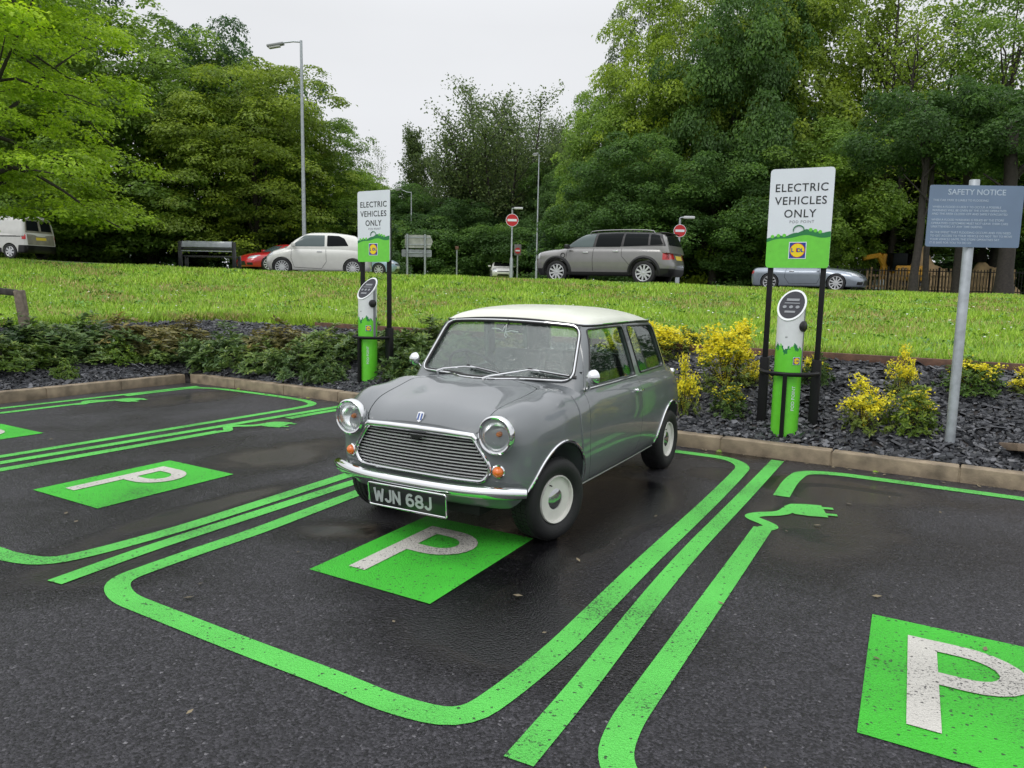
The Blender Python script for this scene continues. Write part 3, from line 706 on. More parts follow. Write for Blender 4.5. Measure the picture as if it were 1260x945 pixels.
def make_car(name, label, s, paint, loc, yaw, cat='car', group=None, quick=False):
    root = empty(name, loc, yaw, label, cat, group)
    Fl, Fg = car_fields(s); x0, x1, hw, zb = s['x0'], s['x1'], s['hw'], s['zb']; zt = s['zt']; zt_l = max(s['T'][1])
    n1 = (70, 36, 18) if quick else (110, 50, 26)
    lb = ((x0-.05, x1+.05), (-hw-.04, hw+.04), (zb-.03, zt_l+.02)); gb = ((s['rw'][0]-.1, s['ws'][0]+.2), (-hw+.03, hw-.03), (s['ws'][1]-.16, zt+.02))
    low = solid(Fl, lb, n1, mid=(.86, .6), zc=(zb+zt_l)/2-.02); grn = solid(Fg, gb, n1, mid=(.5, .5), zc=zt_l+.12)
    body = boolean(low, grn, 'UNION')
    for xw in s['wheels']:
        for sgn in (1, -1):
            c = (xw, s['wr']); rr = s['ar']; poly = [(c[0]+rr*math.cos(t), c[1]+rr*math.sin(t)) for t in np.linspace(0, 2*math.pi, 40, endpoint=False)]
            body = boolean(body, prism_me(poly, sgn*(hw-.30), sgn*(hw+.2)), 'DIFFERENCE')
    mobj('body', fin(body, paint), root)
    def shell(kind, d):
        F = offset(Fg if kind == 'g' else Fl, -d)
        return solid(F, gb if kind == 'g' else lb, n1, mid=(.5, .5) if kind == 'g' else (.86, .6), zc=zt_l+.12 if kind == 'g' else (zb+zt_l)/2-.02)
    cache = {}
    def decal(kind, poly, a, b, ax, nm, m, d=.004, parent=root):
        if (kind, d) not in cache: cache[(kind, d)] = shell(kind, d)
        me = boolean(cache[(kind, d)].copy(), prism_me(poly, a, b, ax), 'INTERSECT')
        if len(me.polygons): return mobj(nm, fin(me, m), parent)
    for sgn in (1, -1):
        for poly, nm, mm in s.get('side', []):
            k, nm2 = (nm[0], nm[2:]); decal('g' if k == 'w' else k, rpoly(poly, .03, 3), sgn*(hw*.45), sgn*(hw+.2), 'y', nm2, M[mm], {'g': .004, 'w': .009}.get(k, .006))
        for ln in s.get('seams', []):
            pts = on_surf(Fl, dens(ln, .04, False), 1, sgn*(hw+.1), sgn*.3); MB().tube(pts, .006, 5).build('panel_gap', M['dark'], root)
        for (hx, hz) in s.get('handles', []):
            p_ = on_surf(Fl, [(hx, hz)], 1, sgn*(hw+.1), sgn*.3)[0]; MB().box(p_+Vector((0, sgn*.015, 0)), (.17, .03, .03), bev=.01).build('handle', M[s.get('hm', 'chrome')], root)
        if 'mirror' in s:
            mx, mz = s['mirror']; MB().box((mx, sgn*(hw+.10), mz), (.12, .20, .13), bev=.03).build('mirror', paint if s.get('mp') else M['black'], root)
    for poly, a, b, ax, nm, mm in s.get('decals', []):
        k, nm2 = nm[0], nm[2:]; decal({'r': 'l', 'h': 'g'}.get(k, k), rpoly(poly, .025, 3), a, b, ax, nm2, M[mm], {'l': .006, 'r': .003, 'h': .002}.get(k, .004))
    if s.get('clad'):
        for xw in s['wheels']:
            c = (xw, s['wr']); ro = s['ar']+s['clad']
            for sgn in (1, -1):
                pts = [(c[0]+(s['ar']+.01+s['clad']/2)*math.cos(t), c[1]+(s['ar']+.01+s['clad']/2)*math.sin(t)) for t in np.linspace(-.15, math.pi+.15, 26)]
                ln = on_surf(Fl, pts, 1, sgn*(hw+.15), sgn*.3); MB().tube(ln, s['clad']/2+.01, 8).build('arch_cladding', M['black'], root)
    for xw in s['wheels']:
        for sgn in (1, -1): spoke_wheel(root, xw, sgn*(hw-.015), s['wr'], sgn, spokes=s.get('spokes', 10), m_rim=M[s.get('rimm', 'alloy')], sw=s.get('sw', .035), rim=s.get('rim', .68))
    us = MB(); us.box(((x0+x1)/2, 0, zb+.06), ((x1-x0)*.86, hw*1.2, .1)); us.build('chassis', M['dark'], root)
    return root

# tall grey crossover, seen from its rear left quarter
CROSS = dict(x0=-2.12, x1=2.18, hw=.91, zb=.24, zt=1.52, rt=.14,
    S=([.2, .3, .5, .7, .9, 1.05], [.95, .97, .995, 1.0, .985, .95]),
    T=([-2.2, -1.9, -1.2, .75, 1.1, 1.5, 1.9, 2.2], [1.04, 1.05, 1.06, 1.07, 1.06, 1.04, .99, .88]),
    FX=([.2, .35, .55, .75, .9, 1.0], [2.02, 2.12, 2.18, 2.18, 2.14, 2.04]), RX=([.2, .35, .55, .8, 1.0], [-2.0, -2.10, -2.12, -2.06, -1.98]),
    YS=([.6, 1.0, 1.3, 1.5, 1.6], [.86, .83, .74, .66, .62]), ZR=([-2.0, -1.7, -1.2, -.5, .2, .6, .8], [1.42, 1.475, 1.505, 1.515, 1.50, 1.45, 1.40]),
    ws=(1.16, 1.02, 1.15), rw=(-2.03, 1.02, .36), wheels=(1.33, -1.34), wr=.335, ar=.385, clad=.075, spokes=10, sw=.05, rim=.70,
    side=[([(1.10, 1.05), (-1.93, 1.075), (-1.74, 1.47), (.46, 1.47)], 'g_window_frame', 'black'), ([(-1.93, .72), (-2.3, .72), (-2.3, 1.0), (-1.98, 1.0)], 'l_tail_light', 'red_lens'), ([(1.02, 1.06), (.22, 1.06), (.17, 1.43), (.52, 1.43)], 'w_window', 'tint2'), ([(.14, 1.06), (-.62, 1.06), (-.66, 1.44), (.10, 1.44)], 'w_window', 'tint'),
          ([(-.70, 1.07), (-1.42, 1.10), (-1.40, 1.42), (-.72, 1.44)], 'w_window', 'tint'), ([(-1.48, 1.10), (-1.85, 1.12), (-1.70, 1.38), (-1.46, 1.42)], 'w_window', 'tint'),
          ([(1.0, .24), (-1.0, .24), (-1.0, .35), (1.0, .35)], 'l_sill_cladding', 'black'), ([(-1.60, .24), (-2.3, .24), (-2.3, .46), (-1.72, .46)], 'l_bumper_cladding', 'black'),
          ([(1.62, .24), (2.3, .24), (2.3, .44), (1.74, .44)], 'l_bumper_cladding', 'black')],
    _x=0, seams=[[(1.0, .98), (1.03, .7), (.98, .38)], [(.18, 1.02), (.20, .7), (.18, .38)], [(-.66, 1.02), (-.68, .8), (-.92, .55)]], handles=[(.42, .90), (-.50, .93)], hm='chrome', mirror=(.95, 1.06),
    decals=[([(.62, 1.44), (-2.2, 1.44), (-2.2, 1.7), (.62, 1.7)], -1, 1, 'y', 'g_roof', 'black'), ([(-.92, .70), (-.68, .70), (-.66, .97), (-.92, .97)], -2.4, -1.86, 'x', 'l_tail_light', 'red_lens'), ([(.92, .70), (.68, .70), (.66, .97), (.92, .97)], -2.4, -1.86, 'x', 'l_tail_light', 'red_lens'),
            ([(-.27, .70), (.27, .70), (.27, .82), (-.27, .82)], -2.4, -1.8, 'x', 'l_number_plate', 'plate_y'), ([(-.95, .2), (.95, .2), (.95, .44), (-.95, .44)], -2.4, -2.0, 'x', 'l_rear_valance', 'black'),
            ([(-.62, 1.10), (.62, 1.10), (.55, 1.40), (-.55, 1.40)], -2.2, -1.5, 'x', 'g_rear_window', 'tint'), ([(-.70, 1.06), (.70, 1.06), (.58, 1.42), (-.58, 1.42)], .4, 1.3, 'x', 'g_windscreen', 'tint2'),
            ([(-.85, .72), (-.52, .72), (-.52, .90), (-.85, .90)], 1.9, 2.4, 'x', 'l_headlight', 'lamp_clear'), ([(.85, .72), (.52, .72), (.52, .90), (.85, .90)], 1.9, 2.4, 'x', 'l_headlight', 'lamp_clear')])
CITY = dict(x0=-1.78, x1=1.70, hw=.81, zb=.20, zt=1.49, rt=.22, crown=.10,
    S=([.2, .3, .5, .7, .9, 1.0], [.93, .96, .99, 1.0, .975, .95]),
    T=([-1.9, -1.5, -.8, .6, .9, 1.2, 1.5, 1.8], [.92, .98, 1.0, .99, .98, .93, .83, .70]),
    FX=([.2, .35, .5, .65, .8, .95], [1.58, 1.67, 1.70, 1.68, 1.60, 1.42]), RX=([.2, .35, .5, .7, .9, 1.0], [-1.70, -1.77, -1.78, -1.72, -1.62, -1.5]),
    YS=([.5, .95, 1.2, 1.4, 1.5], [.77, .745, .67, .58, .54]), ZR=([-1.6, -1.3, -.9, -.4, .1, .4, .6], [1.25, 1.38, 1.45, 1.485, 1.475, 1.42, 1.35]),
    ws=(1.0, .96, 1.12), rw=(-1.60, .96, .62), wheels=(1.10, -1.20), wr=.30, ar=.335, spokes=14, sw=.03, rim=.72,
    side=[([(.80, .98), (-.28, 1.0), (-.28, 1.37), (.38, 1.36)], 'g_window', 'tint2'), ([(-.36, 1.0), (-1.06, 1.03), (-.92, 1.28), (-.74, 1.36), (-.36, 1.37)], 'g_window', 'tint')],
    seams=[[(.78, .95), (.80, .6), (.70, .30), (-.18, .27), (-.34, .5), (-.32, .95)]], handles=[(-.12, .83)], hm='chrome', mirror=(.70, 1.02), mp=True,
    decals=[([(-.72, .66), (-.50, .66), (-.50, .82), (-.72, .82)], 1.4, 2.0, 'x', 'l_headlight', 'lamp_clear'), ([(.72, .66), (.50, .66), (.50, .82), (.72, .82)], 1.4, 2.0, 'x', 'l_headlight', 'lamp_clear'),
            ([(-.72, .62), (-.62, .62), (-.62, .86), (-.72, .86)], -2, -1.4, 'x', 'l_tail_light', 'red_lens'), ([(.72, .62), (.62, .62), (.62, .86), (.72, .86)], -2, -1.4, 'x', 'l_tail_light', 'red_lens'),
            ([(-.62, 1.0), (.62, 1.0), (.50, 1.36), (-.50, 1.36)], .3, 1.2, 'x', 'g_windscreen', 'tint2'), ([(-.5, 1.02), (.5, 1.02), (.42, 1.30), (-.42, 1.30)], -1.8, -1.0, 'x', 'g_rear_window', 'tint')])
ROAD = dict(x0=-1.95, x1=2.05, hw=.86, zb=.17, zt=1.24, rt=.22, crown=.09,
    S=([.1, .25, .45, .65, .8, .9], [.93, .97, .995, 1.0, .97, .93]),
    T=([-2.0, -1.7, -1.2, -.6, .4, .8, 1.3, 1.7, 2.05], [.80, .86, .88, .85, .85, .86, .82, .74, .58]),
    FX=([.1, .25, .4, .55, .7, .85], [1.95, 2.03, 2.05, 2.0, 1.86, 1.5]), RX=([.1, .3, .5, .7, .85], [-1.85, -1.93, -1.95, -1.93, -1.86]),
    YS=([.4, .85, 1.0, 1.2, 1.3], [.78, .72, .64, .54, .5]), ZR=([-1.2, -.9, -.6, -.2, .1, .3, .5], [1.02, 1.14, 1.21, 1.235, 1.22, 1.18, 1.12]),
    ws=(.82, .84, 1.55), rw=(-1.25, .84, 1.25), wheels=(1.17, -1.16), wr=.315, ar=.345, spokes=10, sw=.045, rim=.74,
    side=[([(.62, .86), (-.42, .86), (-.42, 1.13), (.20, 1.13)], 'g_window', 'tint2'), ([(-.48, .87), (-.78, .88), (-.60, 1.10), (-.48, 1.12)], 'g_window', 'tint')],
    seams=[[(.58, .83), (.62, .5), (.52, .28), (-.45, .26), (-.62, .5), (-.58, .83)]], handles=[(-.38, .72)], hm='chrome', mirror=(.52, .92), mp=True,
    decals=[([(-.78, .56), (-.46, .52), (-.46, .63), (-.74, .70)], 1.3, 2.2, 'x', 'l_headlight', 'lamp_clear'), ([(.78, .56), (.46, .52), (.46, .63), (.74, .70)], 1.3, 2.2, 'x', 'l_headlight', 'lamp_clear'),
            ([(-.42, .24), (.42, .24), (.36, .42), (-.36, .42)], 1.5, 2.2, 'x', 'l_grille', 'black'), ([(-.75, .25), (-.5, .25), (-.5, .36), (-.75, .36)], 1.5, 2.2, 'x', 'l_air_intake', 'black'), ([(.75, .25), (.5, .25), (.5, .36), (.75, .36)], 1.5, 2.2, 'x', 'l_air_intake', 'black'),
            ([(-.78, .62), (-.5, .62), (-.5, .72), (-.78, .72)], -2.1, -1.5, 'x', 'l_tail_light', 'red_lens'), ([(.78, .62), (.5, .62), (.5, .72), (.78, .72)], -2.1, -1.5, 'x', 'l_tail_light', 'red_lens'),
            ([(-.60, .87), (.60, .87), (.47, 1.14), (-.47, 1.14)], .1, 1.0, 'x', 'g_windscreen', 'tint2')])
HATCH = dict(x0=-1.9, x1=2.0, hw=.85, zb=.2, zt=1.45, rt=.2,
    S=([.2, .3, .5, .7, .9, 1.0], [.94, .97, .99, 1.0, .975, .95]), T=([-2, -1.5, -.8, .7, 1.0, 1.4, 1.7, 2.0], [.92, .95, .97, .97, .95, .88, .80, .66]),
    FX=([.2, .35, .5, .65, .8, .95], [1.9, 1.98, 2.0, 1.97, 1.85, 1.6]), RX=([.2, .35, .5, .7, .9, 1.0], [-1.82, -1.89, -1.9, -1.86, -1.80, -1.7]),
    YS=([.5, .95, 1.2, 1.4, 1.5], [.80, .77, .69, .60, .56]), ZR=([-1.7, -1.4, -.9, -.4, .1, .4, .7], [1.32, 1.38, 1.43, 1.45, 1.44, 1.39, 1.30]),
    ws=(1.10, .94, 1.3), rw=(-1.78, .94, .5), wheels=(1.22, -1.22), wr=.31, ar=.345, spokes=8, sw=.05,
    side=[([(.86, .97), (-.1, .97), (-.1, 1.34), (.40, 1.34)], 'g_window', 'tint'), ([(-.18, .97), (-1.3, 1.0), (-1.15, 1.30), (-.18, 1.35)], 'g_window', 'tint')],
    seams=[[(-.14, .94), (-.14, .3)]], handles=[(.05, .82)], hm='chrome', mirror=(.8, .98), mp=True,
    decals=[([(-.76, .60), (-.48, .60), (-.48, .76), (-.76, .78)], 1.4, 2.2, 'x', 'l_headlight', 'lamp_clear'), ([(.76, .60), (.48, .60), (.48, .76), (.76, .78)], 1.4, 2.2, 'x', 'l_headlight', 'lamp_clear'),
            ([(-.45, .55), (.45, .55), (.45, .62), (-.45, .62)], 1.5, 2.2, 'x', 'l_grille', 'black'), ([(-.45, .24), (.45, .24), (.40, .38), (-.40, .38)], 1.5, 2.2, 'x', 'l_air_intake', 'black'),
            ([(-.65, .98), (.65, .98), (.52, 1.34), (-.52, 1.34)], .2, 1.3, 'x', 'g_windscreen', 'tint'), ([(-.26, .40), (.26, .40), (.26, .51), (-.26, .51)], 1.5, 2.2, 'x', 'l_number_plate', 'plate_w')])
M['van_rear'] = mat('van_rear_reflection', (.20, .19, .155), .45, noise=.25, nscale=4)  # brownish colour paints the trees reflected in the white rear doors
VAN = dict(x0=-2.15, x1=2.15, hw=.90, zb=.26, zt=1.84, rt=.12,
    S=([.2, .35, .6, .9, 1.1], [.97, .99, 1.0, 1.0, .98]), T=([-2.3, -1.5, .6, 1.1, 1.5, 1.9, 2.2], [1.10, 1.12, 1.12, 1.10, 1.02, .92, .76]),
    FX=([.2, .4, .6, .8, 1.0], [2.05, 2.14, 2.15, 2.08, 1.9]), RX=([.2, .4, .6, .9, 1.1], [-2.08, -2.15, -2.13, -2.10, -2.08]), pr=.04,
    YS=([.5, 1.1, 1.4, 1.7, 1.84], [.885, .87, .82, .76, .72]), ZR=([-2.2, -2.0, -1.0, 0, .5, .8, 1.0], [1.76, 1.80, 1.83, 1.84, 1.80, 1.70, 1.6]),
    ws=(1.35, 1.08, .95), rw=(-2.08, 1.1, .16), wheels=(1.36, -1.36), wr=.31, ar=.36, spokes=7, sw=.07, hm='black',
    side=[([(1.10, 1.12), (.30, 1.12), (.30, 1.60), (.70, 1.60)], 'g_window', 'tint'), ([(.95, .26), (-.98, .26), (-.98, .46), (.95, .46)], 'l_sill_cladding', 'black'),
          ([(-1.74, .26), (-2.3, .26), (-2.3, .58), (-1.80, .58)], 'l_bumper_cladding', 'black'), ([(.20, .92), (-1.9, .92), (-1.9, .965), (.20, .965)], 'l_door_rail', 'black')],
    seams=[[(.25, 1.08), (.25, .45)], [(-.75, 1.08), (-.75, .5)]], handles=[(.10, 1.0)], mirror=(1.15, 1.15),
    decals=[([(-.90, .82), (-.76, .82), (-.74, 1.08), (-.90, 1.08)], -2.4, -1.95, 'x', 'l_tail_light', 'red_lens'), ([(.90, .82), (.76, .82), (.74, 1.08), (.90, 1.08)], -2.4, -1.95, 'x', 'l_tail_light', 'red_lens'),
            ([(-.70, .60), (.70, .60), (.70, 1.10), (-.70, 1.10)], -2.4, -1.9, 'x', 'r_rear_door', 'van_rear'), ([(-.72, 1.10), (.72, 1.10), (.64, 1.68), (-.64, 1.68)], -2.4, -1.6, 'x', 'h_rear_door', 'van_rear'), ([(-.27, .80), (.27, .80), (.27, .92), (-.27, .92)], -2.4, -1.9, 'x', 'l_number_plate', 'plate_y'), ([(-.95, .2), (.95, .2), (.95, .58), (-.95, .58)], -2.4, -2.02, 'x', 'l_bumper', 'black'),
            ([(-.66, 1.18), (-.06, 1.18), (-.06, 1.60), (-.60, 1.60)], -2.4, -1.7, 'x', 'g_rear_window', 'tint'), ([(.66, 1.18), (.06, 1.18), (.06, 1.60), (.60, 1.60)], -2.4, -1.7, 'x', 'g_rear_window', 'tint'),
            ([(-.72, 1.14), (.72, 1.14), (.64, 1.62), (-.64, 1.62)], .5, 1.5, 'x', 'g_windscreen', 'tint')])
def place_car(px, pxy, Y, wx, yaw):
    """location so that local point (wx, 0) on the ground sits at pixel px, depth Y"""
    P = at(px, pxy, Y); return Vector((P.x-wx*math.cos(yaw), P.y-wx*math.sin(yaw), 0))
def seat_on(o, z): o.location.z = z
yaw = R(152)
COUNTRY = make_car('car', 'warm grey crossover with black wheel arches and silver roof rails on the bank road', CROSS, paint_mat('warm_grey_metallic', (.21, .205, .20), drops=False, rough=.3, metal=.35), (0, 0, 0), yaw)
rf = tab(*CROSS['ZR']); M['rail'] = mat('satin_roof_rail', (.30, .30, .31), .4, .6)
for sgn in (1, -1):
    pts = [(x, sgn*.60, float(rf(x))+.030-.02*((abs(x+.55)/1.0)**6)) for x in np.linspace(.35, -1.5, 18)]
    MB().tube([(pts[0][0]+.05, pts[0][1], pts[0][2]-.07)]+pts+[(pts[-1][0]-.05, pts[-1][1], pts[-1][2]-.07)], .013, 8).build('roof_rail', M['rail'], COUNTRY)
for sgn in (1, -1):
    pts = [(x, sgn*.655, float(rf(x))-.062) for x in np.linspace(.55, -1.7, 20)]
MB().box((-1.80, 0, 1.455), (.24, 1.06, .03), rot=Matrix.Rotation(R(-6), 3, 'Y'), bev=.012).build('roof_spoiler', M['black'], COUNTRY)
fl, fg = car_fields(CROSS); q_ = on_surf(fl, [(1.13, .82)], 1, 1.1, .3)[0]
MB().lathe([(.075, -.01), (.075, .012), (.055, .012), (.055, -.0)], 24, Matrix.Translation(q_) @ Matrix.Rotation(R(-90), 4, 'X'), close=True).build('charge_flap', M['black'], COUNTRY)
CITYC = make_car('car', 'small rounded white hatchback beside the tall lamp post', CITY, paint_mat('white_car_paint', (.66, .66, .62), drops=False, rough=.35), (0, 0, 0), R(187))
ROADC = make_car('car', 'low silver-blue two-seat coupe facing right, behind the right electric vehicles sign', ROAD, paint_mat('silver_blue_metallic', (.27, .31, .36), drops=False, rough=.3, metal=.5), (0, 0, 0), R(-33))
REDC = make_car('car', 'low bright red sports car between the bench and the white hatchback', ROAD, paint_mat('red_car_paint', (.45, .012, .02), drops=False, rough=.3), (0, 0, 0), R(224), quick=True)
VANC = make_car('van', 'white small van with closed rear doors at the left edge of the road', VAN, paint_mat('van_white_paint', (.55, .55, .52), drops=False, rough=.4), (0, 0, 0), R(168), cat='van')
BLUEC = make_car('car', 'pale blue hatchback mostly hidden behind the left electric vehicles sign', HATCH, paint_mat('pale_blue_paint', (.32, .44, .55), drops=False, rough=.35), (0, 0, 0), R(-4), quick=True)
FARC = make_car('car', 'small white car far away below the tall no entry sign, facing the camera', HATCH, paint_mat('far_white_paint', (.7, .7, .68), drops=False, rough=.35), (0, 0, 0), R(-84), quick=True)
# ================================================================== ground
K_ = 1.02872; D_ = np.array([math.cos(K_), math.sin(K_)]); N_ = np.array([D_[1], -D_[0]])
def st(s, t, z=0.0): p = s*D_+t*N_; return Vector((p[0], p[1], z))
def to_st(x, y): return x*D_[0]+y*D_[1], x*N_[0]+y*N_[1]
KS, KT = 6.74, -9.32      # kerb lines: far edge (s) and left edge (t)
BEDW = 1.85
def ext(x, y):
    s, t = to_st(x, y); a = s-KS-.13; b = -(t-KT)-.13+.04*(s-6.7)
    return smax(a, b, .25)
zpl = tab([-60, -25, -19, -9, 0, 8, 16, 30, 60], [2.3, 2.10, 1.98, 1.68, 1.55, 1.40, 1.33, 1.3, 1.3])
def height(x, y):
    x = np.asarray(x, float); y = np.asarray(y, float); e = ext(x, y)
    bed = .085+.60*np.clip(e/BEDW, 0, 1)**1.05
    e2 = np.maximum(e-BEDW, 0); g = np.maximum(18.5-y, 0)+.25*np.exp(-((y-18.5)/2)**2)
    u = (e2/(e2+g+1e-6))**1.0
    far = y < 2
    z = bed+(zpl(x)-.685)*np.where(e2 > 0, u, 0)
    bump = .04*np.sin(x*.9+.5*y)*np.sin(y*.7)*sstep(0, 1.5, e2)*sstep(20, 16, y)
    return np.where(e < 0, -.06, z+bump)
def drape(name, xs, ys, m, fz=height, dz=0.0, mask=None, kind='structure'):
    X, Y = np.meshgrid(xs, ys, indexing='ij'); Z = fz(X, Y)+dz; nx, ny = X.shape
    V = np.stack([X.ravel(), Y.ravel(), Z.ravel()], 1); i, j = np.meshgrid(np.arange(nx-1), np.arange(ny-1), indexing='ij')
    a = (i*ny+j).ravel(); Fc = np.stack([a, a+ny, a+ny+1, a+1], 1)
    if mask is not None:
        k = mask(V[Fc].mean(1)); Fc = Fc[k]
    return mobj(name, np_mesh(name, V, Fc, m, smooth=True))
def noise_col(nt, b, c1, c2, scale, detail=8, lo=.35, hi=.65, vec=None, c3=None, s3=2.0):
    tc = N(nt, 'ShaderNodeTexCoord'); t = N(nt, 'ShaderNodeTexNoise'); t.inputs['Scale'].default_value = scale; t.inputs['Detail'].default_value = detail
    nt.links.new(tc.outputs['Object'], t.inputs['Vector'])
    r = N(nt, 'ShaderNodeValToRGB'); r.color_ramp.elements[0].position = lo; r.color_ramp.elements[0].color = (*c1, 1); r.color_ramp.elements[1].position = hi; r.color_ramp.elements[1].color = (*c2, 1)
    nt.links.new(t.outputs['Fac'], r.inputs['Fac']); out = r.outputs['Color']
    if c3:
        t3 = N(nt, 'ShaderNodeTexNoise'); t3.inputs['Scale'].default_value = s3; t3.inputs['Detail'].default_value = 5; nt.links.new(tc.outputs['Object'], t3.inputs['Vector'])
        m3 = N(nt, 'ShaderNodeMapRange'); m3.inputs['From Min'].default_value = .52; m3.inputs['From Max'].default_value = .66; nt.links.new(t3.outputs['Fac'], m3.inputs['Value'])
        mx = N(nt, 'ShaderNodeMix', data_type='RGBA'); nt.links.new(m3.outputs[0], mx.inputs['Factor']); nt.links.new(out, mx.inputs[6]); mx.inputs[7].default_value = (*c3, 1); out = mx.outputs[2]
    nt.links.new(out, b.inputs['Base Color']); return tc, out
# wet asphalt ---------------------------------------------------------
def asphalt_nodes(nt, tc):
    v = N(nt, 'ShaderNodeTexVoronoi'); v.inputs['Scale'].default_value = 105; nt.links.new(tc.outputs['Object'], v.inputs['Vector'])
    n1 = N(nt, 'ShaderNodeTexNoise'); n1.inputs['Scale'].default_value = 260; n1.inputs['Detail'].default_value = 3; nt.links.new(tc.outputs['Object'], n1.inputs['Vector'])
    big = N(nt, 'ShaderNodeTexNoise'); big.inputs['Scale'].default_value = .55; big.inputs['Detail'].default_value = 6; big.inputs['Roughness'].default_value = .6; nt.links.new(tc.outputs['Object'], big.inputs['Vector'])
    return v, n1, big
m, nt, b = new_mat('wet_asphalt'); M['asphalt'] = m
tc = N(nt, 'ShaderNodeTexCoord'); v, n1, big = asphalt_nodes(nt, tc)
# stones: mostly dark, a few pale chips
rmp = N(nt, 'ShaderNodeValToRGB'); e = rmp.color_ramp.elements; e[0].position = .0; e[0].color = (.010, .010, .012, 1); e[1].position = 1; e[1].color = (.34, .33, .35, 1)
for p_, c in ((.25, (.024, .023, .027)), (.60, (.052, .050, .059)), (.90, (.098, .094, .108))): q = e.new(p_); q.color = (*c, 1)
nt.links.new(v.outputs['Color'], rmp.inputs['Fac'])
# puddle mask: hand placed wet patches plus noise; those by the saloon also paint its shade
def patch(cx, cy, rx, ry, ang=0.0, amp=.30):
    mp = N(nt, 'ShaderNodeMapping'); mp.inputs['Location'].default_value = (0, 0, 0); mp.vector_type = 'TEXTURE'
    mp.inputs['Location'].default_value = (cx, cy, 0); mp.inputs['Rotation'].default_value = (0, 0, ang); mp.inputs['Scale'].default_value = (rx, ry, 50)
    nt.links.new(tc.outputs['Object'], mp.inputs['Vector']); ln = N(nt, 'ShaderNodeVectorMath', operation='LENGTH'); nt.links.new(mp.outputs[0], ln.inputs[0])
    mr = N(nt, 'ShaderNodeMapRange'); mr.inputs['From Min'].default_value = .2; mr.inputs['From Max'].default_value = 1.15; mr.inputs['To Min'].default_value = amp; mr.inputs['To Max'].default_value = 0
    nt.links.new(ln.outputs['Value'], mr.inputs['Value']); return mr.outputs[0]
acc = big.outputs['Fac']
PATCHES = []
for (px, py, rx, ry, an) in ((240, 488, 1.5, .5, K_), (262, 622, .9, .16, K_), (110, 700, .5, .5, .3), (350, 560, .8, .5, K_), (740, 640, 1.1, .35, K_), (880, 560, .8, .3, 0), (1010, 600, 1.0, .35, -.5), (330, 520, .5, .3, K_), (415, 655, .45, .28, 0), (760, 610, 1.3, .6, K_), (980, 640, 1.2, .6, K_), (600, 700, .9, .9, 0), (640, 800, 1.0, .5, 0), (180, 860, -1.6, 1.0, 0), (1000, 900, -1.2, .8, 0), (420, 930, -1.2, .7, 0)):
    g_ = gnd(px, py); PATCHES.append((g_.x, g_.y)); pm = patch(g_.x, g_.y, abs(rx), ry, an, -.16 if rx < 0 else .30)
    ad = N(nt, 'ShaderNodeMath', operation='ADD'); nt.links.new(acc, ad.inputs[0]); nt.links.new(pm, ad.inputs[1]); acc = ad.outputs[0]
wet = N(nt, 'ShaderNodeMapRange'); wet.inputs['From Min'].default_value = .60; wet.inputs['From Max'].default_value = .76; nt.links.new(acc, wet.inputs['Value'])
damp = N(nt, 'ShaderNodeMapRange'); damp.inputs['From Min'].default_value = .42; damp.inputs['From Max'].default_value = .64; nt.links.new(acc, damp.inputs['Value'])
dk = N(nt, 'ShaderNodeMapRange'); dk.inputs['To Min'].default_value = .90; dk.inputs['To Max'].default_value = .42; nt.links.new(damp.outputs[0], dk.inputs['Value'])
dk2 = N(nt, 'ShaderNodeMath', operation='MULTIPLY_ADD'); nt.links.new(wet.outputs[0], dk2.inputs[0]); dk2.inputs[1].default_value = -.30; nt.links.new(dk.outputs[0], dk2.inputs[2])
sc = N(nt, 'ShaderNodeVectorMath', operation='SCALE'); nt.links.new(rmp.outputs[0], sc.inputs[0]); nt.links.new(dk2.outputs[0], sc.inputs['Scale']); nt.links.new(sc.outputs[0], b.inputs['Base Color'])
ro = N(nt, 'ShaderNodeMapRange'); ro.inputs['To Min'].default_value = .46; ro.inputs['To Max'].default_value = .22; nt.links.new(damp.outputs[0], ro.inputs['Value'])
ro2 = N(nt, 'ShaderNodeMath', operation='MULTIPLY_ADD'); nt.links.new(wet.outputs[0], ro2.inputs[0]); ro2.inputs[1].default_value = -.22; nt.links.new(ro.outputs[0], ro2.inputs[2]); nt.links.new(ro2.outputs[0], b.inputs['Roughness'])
hs = N(nt, 'ShaderNodeMath', operation='MULTIPLY_ADD'); nt.links.new(v.outputs['Distance'], hs.inputs[0]); hs.inputs[1].default_value = -1.4; nt.links.new(n1.outputs['Fac'], hs.inputs[2])
bs = N(nt, 'ShaderNodeMapRange'); bs.inputs['To Min'].default_value = 1.0; bs.inputs['To Max'].default_value = .22; nt.links.new(wet.outputs[0], bs.inputs['Value'])
bp = N(nt, 'ShaderNodeBump'); bp.inputs['Distance'].default_value = .009; nt.links.new(bs.outputs[0], bp.inputs['Strength']); nt.links.new(hs.outputs[0], bp.inputs['Height']); nt.links.new(bp.outputs[0], b.inputs['Normal'])
b.inputs['Specular IOR Level'].default_value = .42
